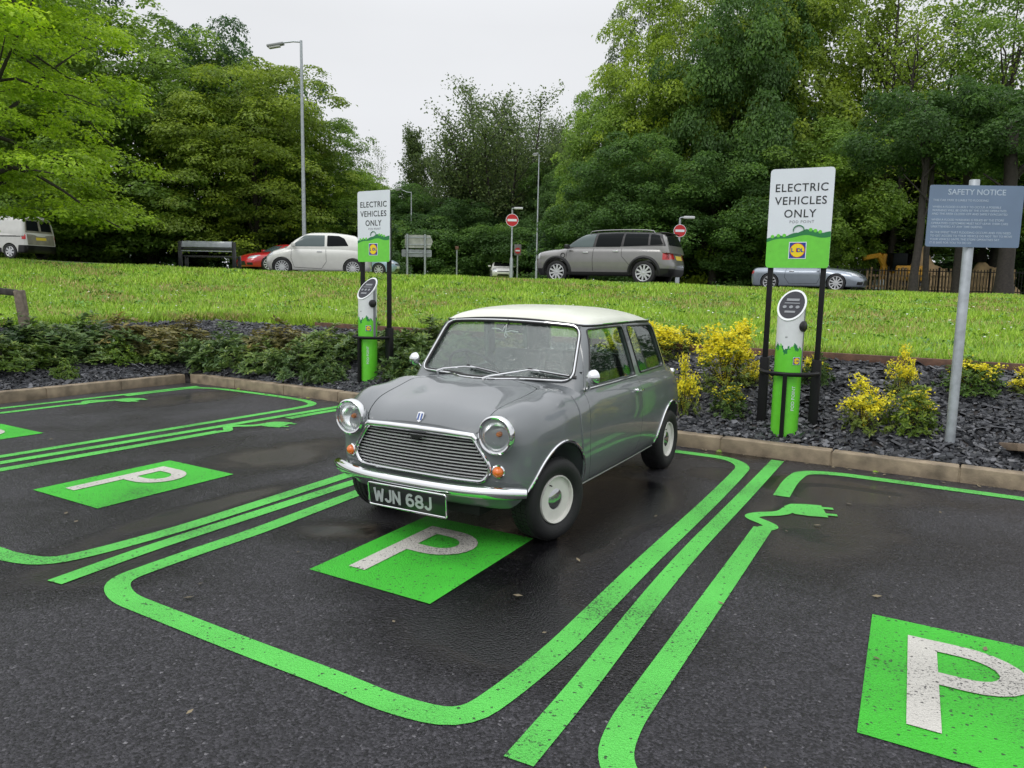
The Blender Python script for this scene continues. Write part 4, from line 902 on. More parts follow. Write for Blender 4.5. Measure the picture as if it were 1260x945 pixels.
# painted markings ----------------------------------------------------
def marking_mat(name, c, wear=.5):
    m, nt, b = new_mat(name); tc = N(nt, 'ShaderNodeTexCoord'); v, n1, big = asphalt_nodes(nt, tc)
    sp = N(nt, 'ShaderNodeTexNoise'); sp.inputs['Scale'].default_value = 95; sp.inputs['Detail'].default_value = 4; sp.inputs['Roughness'].default_value = .7; nt.links.new(tc.outputs['Object'], sp.inputs['Vector'])
    b2 = N(nt, 'ShaderNodeTexNoise'); b2.inputs['Scale'].default_value = 1.7; b2.inputs['Detail'].default_value = 5; nt.links.new(tc.outputs['Object'], b2.inputs['Vector'])
    ad = N(nt, 'ShaderNodeMath', operation='MULTIPLY_ADD'); nt.links.new(b2.outputs['Fac'], ad.inputs[0]); ad.inputs[1].default_value = wear; nt.links.new(sp.outputs['Fac'], ad.inputs[2])
    mr = N(nt, 'ShaderNodeMapRange'); mr.inputs['From Min'].default_value = .60+wear*.5; mr.inputs['From Max'].default_value = .66+wear*.5; nt.links.new(ad.outputs[0], mr.inputs['Value'])
    sc_ = N(nt, 'ShaderNodeSeparateColor'); nt.links.new(v.outputs['Color'], sc_.inputs[0]); g1 = N(nt, 'ShaderNodeMath', operation='GREATER_THAN'); g1.inputs[1].default_value = .978; nt.links.new(sc_.outputs[0], g1.inputs[0])
    mm_ = N(nt, 'ShaderNodeMath', operation='MAXIMUM'); nt.links.new(g1.outputs[0], mm_.inputs[0]); nt.links.new(mr.outputs[0], mm_.inputs[1]); g2 = N(nt, 'ShaderNodeMath', operation='MULTIPLY'); g2.inputs[1].default_value = .85; nt.links.new(mm_.outputs[0], g2.inputs[0])
    shade = N(nt, 'ShaderNodeMapRange'); shade.inputs['From Min'].default_value = .3; shade.inputs['From Max'].default_value = .7; shade.inputs['To Min'].default_value = 1.12; shade.inputs['To Max'].default_value = .80; nt.links.new(b2.outputs['Fac'], shade.inputs['Value'])
    sc = N(nt, 'ShaderNodeVectorMath', operation='SCALE'); sc.inputs[0].default_value = c; nt.links.new(shade.outputs[0], sc.inputs['Scale'])
    mx = N(nt, 'ShaderNodeMix', data_type='RGBA'); nt.links.new(g2.outputs[0], mx.inputs['Factor']); nt.links.new(sc.outputs[0], mx.inputs[6]); mx.inputs[7].default_value = (.028, .028, .030, 1)
    nt.links.new(mx.outputs[2], b.inputs['Base Color']); b.inputs['Roughness'].default_value = .42; b.inputs['Specular IOR Level'].default_value = .35
    hs = N(nt, 'ShaderNodeMath', operation='MULTIPLY_ADD'); nt.links.new(v.outputs['Distance'], hs.inputs[0]); hs.inputs[1].default_value = -1.2; nt.links.new(n1.outputs['Fac'], hs.inputs[2])
    bp = N(nt, 'ShaderNodeBump'); bp.inputs['Distance'].default_value = .007; bp.inputs['Strength'].default_value = .8; nt.links.new(hs.outputs[0], bp.inputs['Height']); nt.links.new(bp.outputs[0], b.inputs['Normal'])
    return m
M['green_line'] = marking_mat('green_line_paint', (.115, .60, .095), .55)
M['green_box'] = marking_mat('green_box_paint', (.055, .52, .035), .35)
M['white_line'] = marking_mat('white_letter_paint', (.62, .60, .55), .45)
def smooth_poly(pts, it=3, closed=False):
    P = [np.array(p, float) for p in pts]
    for _ in range(it):
        Q = [] if closed else [P[0]]; n = len(P)
        for i in range(n if closed else n-1):
            a, b_ = P[i], P[(i+1) % n]; Q += [a*.75+b_*.25, a*.25+b_*.75]
        if not closed: Q.append(P[-1])
        P = Q
    return P
def round_open(pts, r=.22, n=5):
    P = [np.array(p, float) for p in pts]; out = [P[0]]
    for i in range(1, len(P)-1):
        a, p, b_ = P[i-1], P[i], P[i+1]; da, db = a-p, b_-p; la, lb_ = np.linalg.norm(da), np.linalg.norm(db); q = min(r, la*.49, lb_*.49); A = p+da/la*q; B = p+db/lb_*q
        for k in range(n+1): t = k/n; out.append(A*(1-t)**2+p*2*t*(1-t)+B*t*t)
    out.append(P[-1]); return out
def ribbon(mb, pts, w, z=.004, closed=False):
    P = [np.array(st(*p)[:2]) for p in pts]; n = len(P); L = []
    for i in range(n):
        a = P[max(i-1, 0)] if not closed else P[i-1]; c = P[min(i+1, n-1)] if not closed else P[(i+1) % n]
        t = c-a; t = t/(np.linalg.norm(t)+1e-9); nn = np.array([-t[1], t[0]]); L.append((P[i]+nn*w/2, P[i]-nn*w/2))
    V = [(a[0], a[1], z) for a, _ in L]+[(b_[0], b_[1], z) for _, b_ in L]
    Fc = [(i, i+1, n+i+1, n+i) for i in range(n-1)]+([(n-1, 0, n, 2*n-1)] if closed else [])
    mb.add(V, Fc)
def flat(mb, pts, z=.004): mb.add([tuple(st(*p))[:2]+(z,) for p in pts], [tuple(range(len(pts)))])
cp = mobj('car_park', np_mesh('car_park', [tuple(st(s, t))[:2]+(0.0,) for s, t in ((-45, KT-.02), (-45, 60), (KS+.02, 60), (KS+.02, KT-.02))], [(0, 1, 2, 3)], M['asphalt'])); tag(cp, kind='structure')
LW = .112
def mark(name, parts, m, z=.004, w=LW, r=.22):
    mb = MB()
    for p in parts:
        ribbon(mb, round_open(p, r, 10 if r > .3 else 5), w, z)
    o = mb.build(name, m, sharp=None); tag(o, kind='structure'); return o
def arc_st(cs, ct, rs, rt, a0, a1, k=8): return [(cs+rs*math.sin(R(a0+(a1-a0)*i/k)), ct+rt*math.cos(R(a0+(a1-a0)*i/k))) for i in range(k+1)]
# bay under the small saloon
mark('bay_line', [[(4.95, -3.62), (4.0, -3.575), (2.9, -3.475), (2.45, -3.475), (2.05, -3.45), (1.95, -3.25), (1.945, -2.9), (1.94, -2.4), (1.945, -1.9), (1.93, -1.62), (1.98, -1.36), (2.25, -1.335), (2.6, -1.33), (3.73, -1.398), (5.0, -1.45), (5.85, -1.497), (6.28, -1.53), (6.50, -1.72), (6.49, -2.2), (6.49, -2.8), (6.5, -3.4), (6.42, -3.6), (6.1, -3.63), (5.7, -3.63)]], M['green_line'])
mark('bay_line', [[(1.895, -1.092), (2.33, -1.117), (3.77, -1.243), (5.18, -1.288), (6.66, -1.348)]], M['green_line'], w=.104, r=1.2)
mark('bay_line', [[(4.70, -1.012), (2.26, -.895), (2.05, -.85), (1.91, -.68), (1.87, -.45), (1.87, -.2), (1.87, .4), (1.88, .8), (1.98, 1.08), (2.3, 1.12), (3.5, 1.10), (6.1, 1.05), (6.45, .9), (6.46, .3), (6.46, -.3), (6.46, -.85), (6.36, -1.09), (6.0, -1.11), (5.51, -1.075)]], M['green_line'])
mark('bay_line', [[(1.9, 1.35), (6.6, 1.22)]], M['green_line'], w=.104)
mark('bay_line', [[(1.878, -3.665), (2.4, -3.725), (4.0, -3.777), (6.6, -3.84)]], M['green_line'], w=.104)
mark('bay_line', [[(5.60, -6.12), (6.1, -6.11), (6.40, -6.08), (6.49, -5.8), (6.49, -4.6), (6.45, -4.2), (6.2, -4.09), (4.15, -3.955), (2.69, -3.875), (2.25, -3.90), (2.0, -3.95), (1.93, -4.2), (1.925, -4.6), (1.93, -5.6), (1.95, -6.0), (2.1, -6.2), (2.5, -6.18), (2.82, -6.155), (4.72, -6.10)]], M['green_line'])
mark('bay_line', [[(1.9, -6.42), (2.93, -6.388), (6.6, -6.228)]], M['green_line'], w=.104)
mark('bay_line', [[(5.33, -8.60), (4.9, -8.68), (4.02, -8.70), (2.4, -8.78), (2.0, -8.7), (1.93, -8.4), (1.93, -7.1), (1.97, -6.8), (2.2, -6.66), (3.03, -6.607), (6.05, -6.53), (6.42, -6.56), (6.56, -6.85), (6.60, -7.4), (6.60, -8.2), (6.56, -8.62), (6.40, -8.83), (5.5, -8.83)]], M['green_line'], w=.10)
mark('bay_line', [[(1.9, -9.05), (4.16, -9.01), (6.56, -8.88)]], M['green_line'], w=.10)
# cable and plug pictograms at the head of each left line
def plug(s0, t0, s1, t1):
    """cable from (s0,t0) wiggling to the plug whose body starts near (s1,t1)"""
    mb = MB(); ribbon(mb, smooth_poly([(s0, t0), (s0+.06, t0+.045), (s0+.12, t0+.0), (s0+.20, t0-.13), (s0+.29, t0-.10), (s0+.36, t0-.01), (s0+.43, t0+.04), (s1, t1)], 3), .090, .0045)
    ax = np.array([.30, .90]); ax /= np.linalg.norm(ax); px_ = np.array([ax[1], -ax[0]])
    def L(a, b_): q = np.array([s1, t1])+ax*a+px_*b_; return (q[0], q[1])
    flat(mb, [L(-.03, -.05), L(.02, -.12), L(.10, -.14), L(.22, -.14), L(.22, .14), L(.10, .14), L(.02, .12), L(-.03, .05)], .0056)
    for k in (-.075, .075): flat(mb, [L(.2, k-.024), L(.285, k-.024), L(.285, k+.024), L(.2, k+.024)], .0062)
    o = mb.build('cable_pictogram', M['green_line'], sharp=None); tag(o, kind='structure')
plug(4.68, -1.01, 5.22, -.96); plug(4.71, -6.10, 5.25, -6.05); plug(4.78, -8.66, 5.30, -8.60); plug(4.93, -3.62, 5.4, -3.55)
# P boxes
def pbox(cs, ct, sk=0.0, ln=1.055, wd=.765):
    def flat(mb, pts, z=.004): mb.add([tuple(st(s_, t_+sk*(s_-cs)))[:2]+(z,) for s_, t_ in pts], [tuple(range(len(pts)))])
    def ribbon_(mb, pts, w, z): ribbon(mb, [(s_, t_+sk*(s_-cs)) for s_, t_ in pts], w, z)
    s0, s1, t0, t1 = cs-ln/2, cs+ln/2, ct-wd/2, ct+wd/2
    mb = MB(); flat(mb, [(s0, t0), (s0, t1), (s1, t1), (s1, t0)], .004); o = mb.build('parking_box', M['green_box'], sharp=None); tag(o, kind='structure')
    mb = MB(); a = s0+.14; bt = t0+.145; w = .118; top = s1-.155
    flat(mb, [(a, bt), (a, bt+w*.9), (top, bt+w*.9), (top, bt)], .008)
    rr = .19; pw = .33
    pts = [(top-.052, bt+w*.85)]+[(top-.052, bt+pw*.6)]+[(top-.052-rr*.78*(1-math.cos(R(a_))), bt+pw*.6+.17*math.sin(R(a_))) for a_ in range(15, 180, 15)]+[(top-.052-rr*1.56, bt+pw*.6), (top-.052-rr*1.56, bt+w*.85)]
    ribbon_(mb, pts, .104, .0085); o = mb.build('parking_letter', M['white_line'], sharp=None); tag(o, kind='structure')
pbox(3.20, -2.435, -.053); pbox(3.195, -5.033, -.02); pbox(3.168, .125, -.064); pbox(3.20, -7.68)
# kerb --------------------------------------------------------------------
M['kerb'] = mat('kerb_concrete', (.24, .19, .13), .75, noise=.45, nscale=7, bump=.35, bscale=90)
m_ = M['kerb']
def kerb_run(p0, p1, first):
    v = p1-p0; L_ = v.length; n = max(1, int(L_/.914)); mb = MB(); a = math.atan2(v.y, v.x)
    for i in range(n):
        c = p0+v*((i+.5)/n); mb.box((c.x, c.y, .02), (L_/n-.009, .135, .20+.004*((i*7) % 3)), rot=Matrix.Rotation(a, 3, 'Z'), bev=.012)
    mb.box(((p0.x+p1.x)/2, (p0.y+p1.y)/2, .005), (L_, .115, .18), rot=Matrix.Rotation(a, 3, 'Z'))
    o = mb.build('kerb', M['kerb']); tag(o, kind='structure')
kerb_run(st(KS+.067, KT+.02), st(KS+.067, 26), 1); kerb_run(st(KS-.05, KT-.067), st(-30, KT-.067-.04*30), 1)
# terrain -----------------------------------------------------------------
m, nt, b = new_mat('grass_ground'); M['grass_ground'] = m
noise_col(nt, b, (.14, .25, .020), (.25, .39, .038), 2.2, 10, .38, .62, c3=(.22, .19, .06), s3=1.1); b.inputs['Roughness'].default_value = .9
t = N(nt, 'ShaderNodeTexNoise'); t.inputs['Scale'].default_value = 30; t.inputs['Detail'].default_value = 6; bp = N(nt, 'ShaderNodeBump'); bp.inputs['Strength'].default_value = .9; bp.inputs['Distance'].default_value = .05
tcg = N(nt, 'ShaderNodeTexCoord'); nt.links.new(tcg.outputs['Object'], t.inputs['Vector']); nt.links.new(t.outputs['Fac'], bp.inputs['Height']); nt.links.new(bp.outputs[0], b.inputs['Normal'])
def gaxis(a, b_, fine0, fine1, d): return np.unique(np.concatenate([np.linspace(a, fine0, 26), np.arange(fine0, fine1, d), np.linspace(fine1, b_, 26)]))
gx = gaxis(-420, 420, -22, 22, .22); gy = gaxis(-120, 520, 4, 24, .22)
tag(drape('ground', gx, gy, M['grass_ground']), kind='structure')
M['soil'] = mat('dark_wet_soil', (.035, .030, .028), .8, noise=.4, nscale=14, bump=.6, bscale=30)
bxs = np.arange(-22, 16, .12); bys = np.arange(-2, 22, .12)
tag(drape('slate_bed', bxs, bys, M['soil'], dz=.012, mask=lambda c: (ext(c[:, 0], c[:, 1]) > -.02) & (ext(c[:, 0], c[:, 1]) < BEDW+.02)), kind='structure')
# road on the bank
M['road'] = mat('road_asphalt', (.05, .05, .052), .6, noise=.3, nscale=6, bump=.4, bscale=120)
tag(drape('road', np.arange(-60, 60, 1.0), np.arange(20.2, 40.5, .5), M['road'], dz=.02, mask=lambda c: (c[:, 1] > 20.6+.02*np.maximum(0, -c[:, 0])**1.35) & (c[:, 1] < 30.5+.03*np.maximum(0, -c[:, 0])**1.35)), kind='structure')
def hz(x, y): return float(height(np.array([x]), np.array([y]))[0])
for o, px, py, Y, wx in ((COUNTRY, 803, 351, 22.4, -1.34), (CITYC, 352, 337, 26.3, 1.10), (ROADC, 1033, 359, 28.3, 1.17), (REDC, 303, 325, 34.0, 1.8), (VANC, 52, 318, 33.0, -2.1), (BLUEC, 489, 330, 38, 1.95), (FARC, 619, 336, 58, 1.9)):
    l = place_car(px, py, Y, wx, o.rotation_euler.z)
    l.z = hz(l.x, l.y)+{22.4: -.02, 26.3: -.10, 28.3: 0, 34.0: .05, 33.0: 0, 58: .15}.get(Y, 0); o.location = l

# small scatter meshes -------------------------------------------------------
def inv_frustum(x, y, marg=60):
    """True where a ground point may show in the photo (used only to spend detail where it can be seen)"""
    d = np.stack([x, y, height(x, y)], -1)-C_; z = d@F_; px = IW/2+FPX*(d@R_)/z; return (z > .5) & (px > -marg-200) & (px < IW+marg+200)
def scatter_e(n, e0, e1, x0=-16, x1=9, y0=3, y1=20, power=1.0):
    out = []; tot = 0
    while tot < n:
        x = rng.uniform(x0, x1, n*2); y = rng.uniform(y0, y1, n*2); e = ext(x, y); k = (e > e0) & (e < e1) & inv_frustum(x, y); P = np.stack([x[k], y[k]], 1); out.append(P); tot += len(P)
    return np.concatenate(out)[:n]
def slate():
    n = 40000; P = scatter_e(n, .0, BEDW+.03); z = height(P[:, 0], P[:, 1])+.016
    k = 6; a = np.linspace(0, 2*math.pi, k, endpoint=False)[None, :]+rng.uniform(-.35, .35, (n, k)); L = rng.gamma(3.2, .0075, n)+.010; W = L*rng.uniform(.35, .8, n); th = rng.uniform(.004, .010, n)
    X = np.cos(a)*L[:, None]; Yv = np.sin(a)*W[:, None]
    base = np.stack([X, Yv, np.zeros_like(X)-th[:, None]], -1); top = np.stack([X*.93, Yv*.93, np.zeros_like(X)+th[:, None]], -1); Vv = np.concatenate([base, top], 1)
    ax, ay, az = rng.normal(0, .33, n), rng.normal(0, .33, n), rng.uniform(0, 6.28, n)
    def rot(V, an, i, j):
        c, s = np.cos(an)[:, None], np.sin(an)[:, None]; A = V[..., i]*c-V[..., j]*s; B = V[..., i]*s+V[..., j]*c; V = V.copy(); V[..., i] = A; V[..., j] = B; return V
    Vv = rot(rot(rot(Vv, ax, 1, 2), ay, 0, 2), az, 0, 1); Vv += np.stack([P[:, 0], P[:, 1], z+rng.uniform(0, .02, n)], 1)[:, None, :]
    o = (np.arange(n)*2*k)[:, None]; faces = [np.concatenate([o+i for i in [range(k, 2*k)]][0:0] or [o+j for j in range(k, 2*k)], 1)]
    side = np.stack([np.stack([o[:, 0]+i, o[:, 0]+(i+1) % k, o[:, 0]+k+(i+1) % k, o[:, 0]+k+i], 1) for i in range(k)], 1).reshape(-1, 4)
    # split the hexagon top into two quads so all faces are quads
    t1 = np.concatenate([o+k, o+k+1, o+k+2, o+k+3], 1); t2 = np.concatenate([o+k, o+k+3, o+k+4, o+k+5], 1)
    Fc = np.concatenate([side, t1, t2]); sh = rng.uniform(0, 1, n); attr = np.concatenate([np.repeat(sh, k), sh, sh])
    m, nt, b = new_mat('wet_slate'); at_ = N(nt, 'ShaderNodeAttribute', attribute_name='shade'); r = N(nt, 'ShaderNodeValToRGB'); e = r.color_ramp.elements
    e[0].color = (.014, .015, .018, 1); e[1].color = (.17, .175, .19, 1); q = e.new(.55); q.color = (.038, .041, .048, 1); q = e.new(.9); q.color = (.085, .087, .097, 1)
    nt.links.new(at_.outputs['Fac'], r.inputs['Fac']); nt.links.new(r.outputs[0], b.inputs['Base Color']); b.inputs['Roughness'].default_value = .38; b.inputs['Specular IOR Level'].default_value = .5
    o_ = mobj('slate_chippings', np_mesh('slate_chippings', Vv.reshape(-1, 3), Fc, m, attr={'shade': attr})); tag(o_, kind='stuff')
slate()
def grass():
    A = scatter_e(150000, BEDW+.02, 30, x0=-15, x1=13, y0=5, y1=20.3); A2 = scatter_e(22000, BEDW+.08, BEDW+.40, x0=-15, x1=11, y0=5, y1=20)
    P = np.concatenate([A, A2]); n = len(P); edge = np.concatenate([np.zeros(len(A)), np.ones(len(A2))])
    z = height(P[:, 0], P[:, 1]); patchy = np.sin(P[:, 0]*1.7+np.sin(P[:, 1]*2.1)*1.5)*np.sin(P[:, 1]*1.3+P[:, 0]*.6)
    h = rng.uniform(.03, .085, n)*(1+.5*np.clip(patchy, 0, 1))+edge*rng.uniform(.0, .11, n); w = rng.uniform(.005, .010, n)*(1+edge*.2)*(1+np.clip((P[:, 1]-9)/9, 0, 1.2))
    a = rng.uniform(0, 2*math.pi, n); lean = rng.uniform(.1, .8, n)*h; la = rng.uniform(0, 2*math.pi, n)
    B = np.stack([P[:, 0], P[:, 1], z-.005], 1); dx = np.stack([np.cos(a)*w, np.sin(a)*w, np.zeros(n)], 1); tip = B+np.stack([np.cos(la)*lean, np.sin(la)*lean, h], 1)
    V = np.stack([B-dx, B+dx, tip], 1).reshape(-1, 3); Fc = np.arange(3*n).reshape(n, 3)
    sh = np.clip(rng.normal(.5, .2, n)+.22*patchy, 0, 1); sh = np.where(rng.uniform(0, 1, n) < .05+.42*(patchy < -.42), rng.uniform(1.2, 1.7, n), sh)
    m, nt, b = new_mat('grass_blades'); at_ = N(nt, 'ShaderNodeAttribute', attribute_name='shade'); r = N(nt, 'ShaderNodeValToRGB'); e = r.color_ramp.elements
    mr = N(nt, 'ShaderNodeMath', operation='MULTIPLY'); mr.inputs[1].default_value = .6; nt.links.new(at_.outputs['Fac'], mr.inputs[0])
    e[0].color = (.09, .17, .012, 1); e[1].color = (.42, .30, .13, 1); q = e.new(.28); q.color = (.24, .42, .028, 1); q = e.new(.58); q.color = (.42, .62, .055, 1); q = e.new(.8); q.color = (.40, .36, .12, 1)
    nt.links.new(mr.outputs[0], r.inputs['Fac']); nt.links.new(r.outputs[0], b.inputs['Base Color']); b.inputs['Roughness'].default_value = .55
    o = mobj('grass', np_mesh('grass', V, Fc, m, attr={'shade': sh})); tag(o, kind='stuff')
    # broad-leaved weeds in loose rosettes
    W_n = 520; P = np.repeat(scatter_e(W_n, BEDW+.2, 30, x0=-15, x1=13, y0=7, y1=20), 16, axis=0); P = P+rng.normal(0, .09, P.shape); z = height(P[:, 0], P[:, 1])+rng.uniform(.02, .07, len(P)); C = np.stack([P[:, 0], P[:, 1], z], 1); nn = rng.normal(size=C.shape)*.45+np.array([0, 0, 1.0]); nn /= np.linalg.norm(nn, axis=1, keepdims=True)
    t_ = np.cross(nn, rng.normal(size=C.shape)); t_ /= np.linalg.norm(t_, axis=1, keepdims=True); b_ = np.cross(nn, t_); L = rng.uniform(.03, .075, len(P))[:, None]; V = np.stack([C-t_*L*.5, C+b_*L*.28, C+t_*L*.5, C-b_*L*.28], 1).reshape(-1, 3)
    o = mobj('weeds', np_mesh('weeds', V, np.arange(len(V)).reshape(-1, 4), mat('weed_leaf', (.10, .24, .03), .5, noise=.5, nscale=2))); tag(o, kind='stuff')
    # daisies
    P = scatter_e(600, BEDW+.3, 30, x0=-15, x1=13, y0=8, y1=16); z = height(P[:, 0], P[:, 1])+.06; n = len(P); r_ = rng.uniform(.008, .018, n); V = []; 
    for dx, dy in ((-1, -1), (1, -1), (1, 1), (-1, 1)): V.append(np.stack([P[:, 0]+dx*r_, P[:, 1]+dy*r_, z+rng.uniform(0, .015, n)], 1))
    V = np.stack(V, 1).reshape(-1, 3); o = mobj('daisies', np_mesh('daisies', V, np.arange(4*n).reshape(n, 4), mat('daisy_white', (.7, .7, .66), .6))); tag(o, kind='stuff')
grass()
# timber edging between bed and grass, in lengths
M['timber'] = mat('wet_timber', (.12, .062, .040), .7, noise=.4, nscale=12, bump=.4, bscale=40)
def timber():
    mb = MB()
    for t0 in np.arange(-8.9, 6, 2.4):
        a, b_ = st(KS+.13+BEDW+.02, t0), st(KS+.13+BEDW+.02, t0+2.38); za = hz(a.x, a.y)+.085; zb_ = hz(b_.x, b_.y)+.085; c = (a+b_)/2
        mb.box((c.x, c.y, (za+zb_)/2-.05), (2.38, .045, .14), rot=Matrix.Rotation(math.atan2(b_.y-a.y, b_.x-a.x), 3, 'Z'), bev=.006)
    tag(mb.build('timber_edging', M['timber']), kind='structure')
timber()
c_ = gnd(1256, 556, .20); zz = hz(c_.x, c_.y)
slab = MB().box((c_.x+.12, c_.y, zz+.03), (.62, .50, .06), rot=Matrix.Rotation(K_+R(18), 3, 'Z') @ Matrix.Rotation(R(10), 3, 'Y'), bev=.008).build('concrete_slab', mat('brown_concrete', (.17, .125, .09), .8, noise=.25, nscale=10, bump=.3)); tag(slab, 'brown flat concrete slab lying in the slate chippings at the right edge', 'slab')

def litter():
    n = 420; s = rng.uniform(1, 6.70, n); t = rng.uniform(-9.2, 5, n); k = rng.uniform(0, 1, n) < .75; s = np.where(k, KS-.02-np.abs(rng.normal(0, .07, n)), s); P = s[:, None]*D_+t[:, None]*N_; C = np.stack([P[:, 0], P[:, 1], np.full(n, .011)], 1)
    nn = rng.normal(size=C.shape)*.12+np.array([0, 0, 1.0]); nn /= np.linalg.norm(nn, axis=1, keepdims=True); t_ = np.cross(nn, rng.normal(size=C.shape)); t_ /= np.linalg.norm(t_, axis=1, keepdims=True); b_ = np.cross(nn, t_); L = rng.uniform(.008, .026, n)[:, None]
    V = np.stack([C-t_*L, C+b_*L*.5, C+t_*L, C-b_*L*.5], 1).reshape(-1, 3); o = mobj('leaf_litter', np_mesh('leaf_litter', V, np.arange(4*n).reshape(n, 4), mat('brown_litter', (.16, .13, .08), .8, noise=.6, nscale=3))); tag(o, kind='stuff')
litter()
# ================================================================== sky and light
world = bpy.data.worlds.new("World"); scene.world = world; world.use_nodes = True
nt = world.node_tree; nt.nodes.clear()
out = N(nt, 'ShaderNodeOutputWorld'); bg = N(nt, 'ShaderNodeBackground'); sky = N(nt, 'ShaderNodeTexSky'); sky.sky_type = 'NISHITA'; sky.sun_disc = False
SUN_EL, SUN_AZ = R(52), R(215)
sky.sun_elevation = SUN_EL; sky.sun_rotation = SUN_AZ; sky.air_density = 1.0; sky.dust_density = 4.0
hsv = N(nt, 'ShaderNodeHueSaturation'); hsv.inputs['Saturation'].default_value = .12; nt.links.new(sky.outputs[0], hsv.inputs['Color'])
tc = N(nt, 'ShaderNodeTexCoord'); sx = N(nt, 'ShaderNodeSeparateXYZ'); nt.links.new(tc.outputs['Generated'], sx.inputs[0])
mr = N(nt, 'ShaderNodeMapRange'); mr.inputs['From Min'].default_value = .30; mr.inputs['From Max'].default_value = .95; mr.inputs['To Min'].default_value = 8.2; mr.inputs['To Max'].default_value = 16.0; nt.links.new(sx.outputs['Z'], mr.inputs['Value'])
nz = N(nt, 'ShaderNodeTexNoise'); nz.inputs['Scale'].default_value = 2.2; nz.inputs['Detail'].default_value = 4; mp = N(nt, 'ShaderNodeMapping'); mp.inputs['Scale'].default_value = (1, 1, 3); nt.links.new(tc.outputs['Generated'], mp.inputs[0]); nt.links.new(mp.outputs[0], nz.inputs['Vector'])
nr = N(nt, 'ShaderNodeMapRange'); nr.inputs['From Min'].default_value = .3; nr.inputs['From Max'].default_value = .7; nr.inputs['To Min'].default_value = .97; nr.inputs['To Max'].default_value = 1.04; nt.links.new(nz.outputs['Fac'], nr.inputs['Value'])
ml = N(nt, 'ShaderNodeMath', operation='MULTIPLY'); nt.links.new(mr.outputs[0], ml.inputs[0]); nt.links.new(nr.outputs[0], ml.inputs[1])
cl = N(nt, 'ShaderNodeVectorMath', operation='SCALE'); cl.inputs[0].default_value = (.975, .995, 1.03); nt.links.new(ml.outputs[0], cl.inputs['Scale'])
mx = N(nt, 'ShaderNodeMix', data_type='RGBA'); mx.inputs['Factor'].default_value = .93; nt.links.new(hsv.outputs[0], mx.inputs[6]); nt.links.new(cl.outputs[0], mx.inputs[7])
nt.links.new(mx.outputs[2], bg.inputs[0]); bg.inputs[1].default_value = .106; nt.links.new(bg.outputs[0], out.inputs[0])
sd = bpy.data.lights.new('sun', 'SUN'); sd.energy = .9; sd.angle = R(25); sd.color = (1, .97, .93); so = bpy.data.objects.new('sun', sd); COL.objects.link(so)
# sky sun_rotation is measured clockwise from +Y
sdir = Vector((math.sin(SUN_AZ)*math.cos(SUN_EL), math.cos(SUN_AZ)*math.cos(SUN_EL), math.sin(SUN_EL))); so.rotation_euler = (-sdir).to_track_quat('-Z', 'Y').to_euler(); so.location = sdir*60
scene.view_settings.view_transform = 'Standard'; scene.view_settings.look = 'None'; scene.view_settings.exposure = 0
scene.cycles.max_bounces = 8; scene.cycles.transparent_max_bounces = 16; scene.cycles.diffuse_bounces = 3; scene.cycles.glossy_bounces = 4

# ================================================================== charge posts and signs
def hit(px, py, t0=3.0, t1=60.0):
    r = ray(px, py); lo = None
    for t in np.arange(t0, t1, .05):
        p = C_+r*t
        if p[2] < max(hz(p[0], p[1]), 0): lo = t; break
    a, b_ = lo-.05, lo
    for _ in range(20):
        m_ = (a+b_)/2; p = C_+r*m_
        if p[2] < max(hz(p[0], p[1]), 0): b_ = m_
        else: a = m_
    return Vector(C_+r*b_)
M['post_green'] = mat('bright_green_vinyl', (.14, .62, .035), .3, coat=.5, noise=.06)
M['post_white'] = mat('white_post_enamel', (.74, .76, .78), .3, coat=.5, noise=.04)
M['hill_green'] = mat('dark_green_print', (.02, .20, .06), .35)
M['sign_white'] = mat('sign_white', (.74, .78, .84), .35, noise=.03, nscale=3)
M['sign_black'] = mat('sign_lettering_black', (.02, .022, .025), .4)
M['gloss_black'] = mat('black_steel_paint', (.006, .006, .007), .5, spec=.25)
M['panel'] = mat('charger_panel', (.030, .031, .040), .45, spec=.3)
M['grey'] = mat('grey_plastic', (.22, .23, .25), .4)
M['galv'] = mat('galvanised_steel', (.40, .43, .46), .45, .5, noise=.18, nscale=14)
M['logo_blue'] = mat('logo_blue', (.01, .05, .30), .35); M['logo_yellow'] = mat('logo_yellow', (.90, .68, .01), .35); M['logo_red'] = mat('logo_red', (.60, .01, .02), .35)
def logo(parent, size, X):
    """square panel: blue field, yellow disc with red rim, four letters"""
    s_ = size/2; o = MB().box((0, 0, .001), (size*1.10, size*1.10, .002)).mesh('l', M['sign_white'], None); o.transform(X); q = mobj('logo_panel', o, parent)
    for nm, mb, m_ in (('logo_field', MB().box((0, 0, .002), (size, size, .002)), M['logo_blue']), ('logo_ring', MB().cyl((0, 0, .003), (0, 0, .0042), s_*.94, 36), M['logo_red']), ('logo_disc', MB().cyl((0, 0, .0035), (0, 0, .0055), s_*.87, 36), M['logo_yellow'])):
        me = mb.mesh(nm, m_, None); me.transform(X); mobj(nm, me, q)
    text('logo_lettering', 'L  DL', size*.34, M['logo_blue'], q, X @ Matrix.Translation((0, 0, .0065)), depth=.0006, bold=size*.012)
    text('logo_lettering', 'i', size*.34, M['logo_red'], q, X @ Matrix.Translation((-size*.055, size*.01, .0065)), depth=.0006, bold=size*.012)
def frame_mx(origin, xax, zax):
    """local x along xax, local y up, local z = outward"""
    x = Vector(xax).normalized(); z = Vector(zax).normalized(); y = z.cross(x)
    return Matrix(((x.x, y.x, z.x, origin[0]), (x.y, y.y, z.y, origin[1]), (x.z, y.z, z.z, origin[2]), (0, 0, 0, 1)))
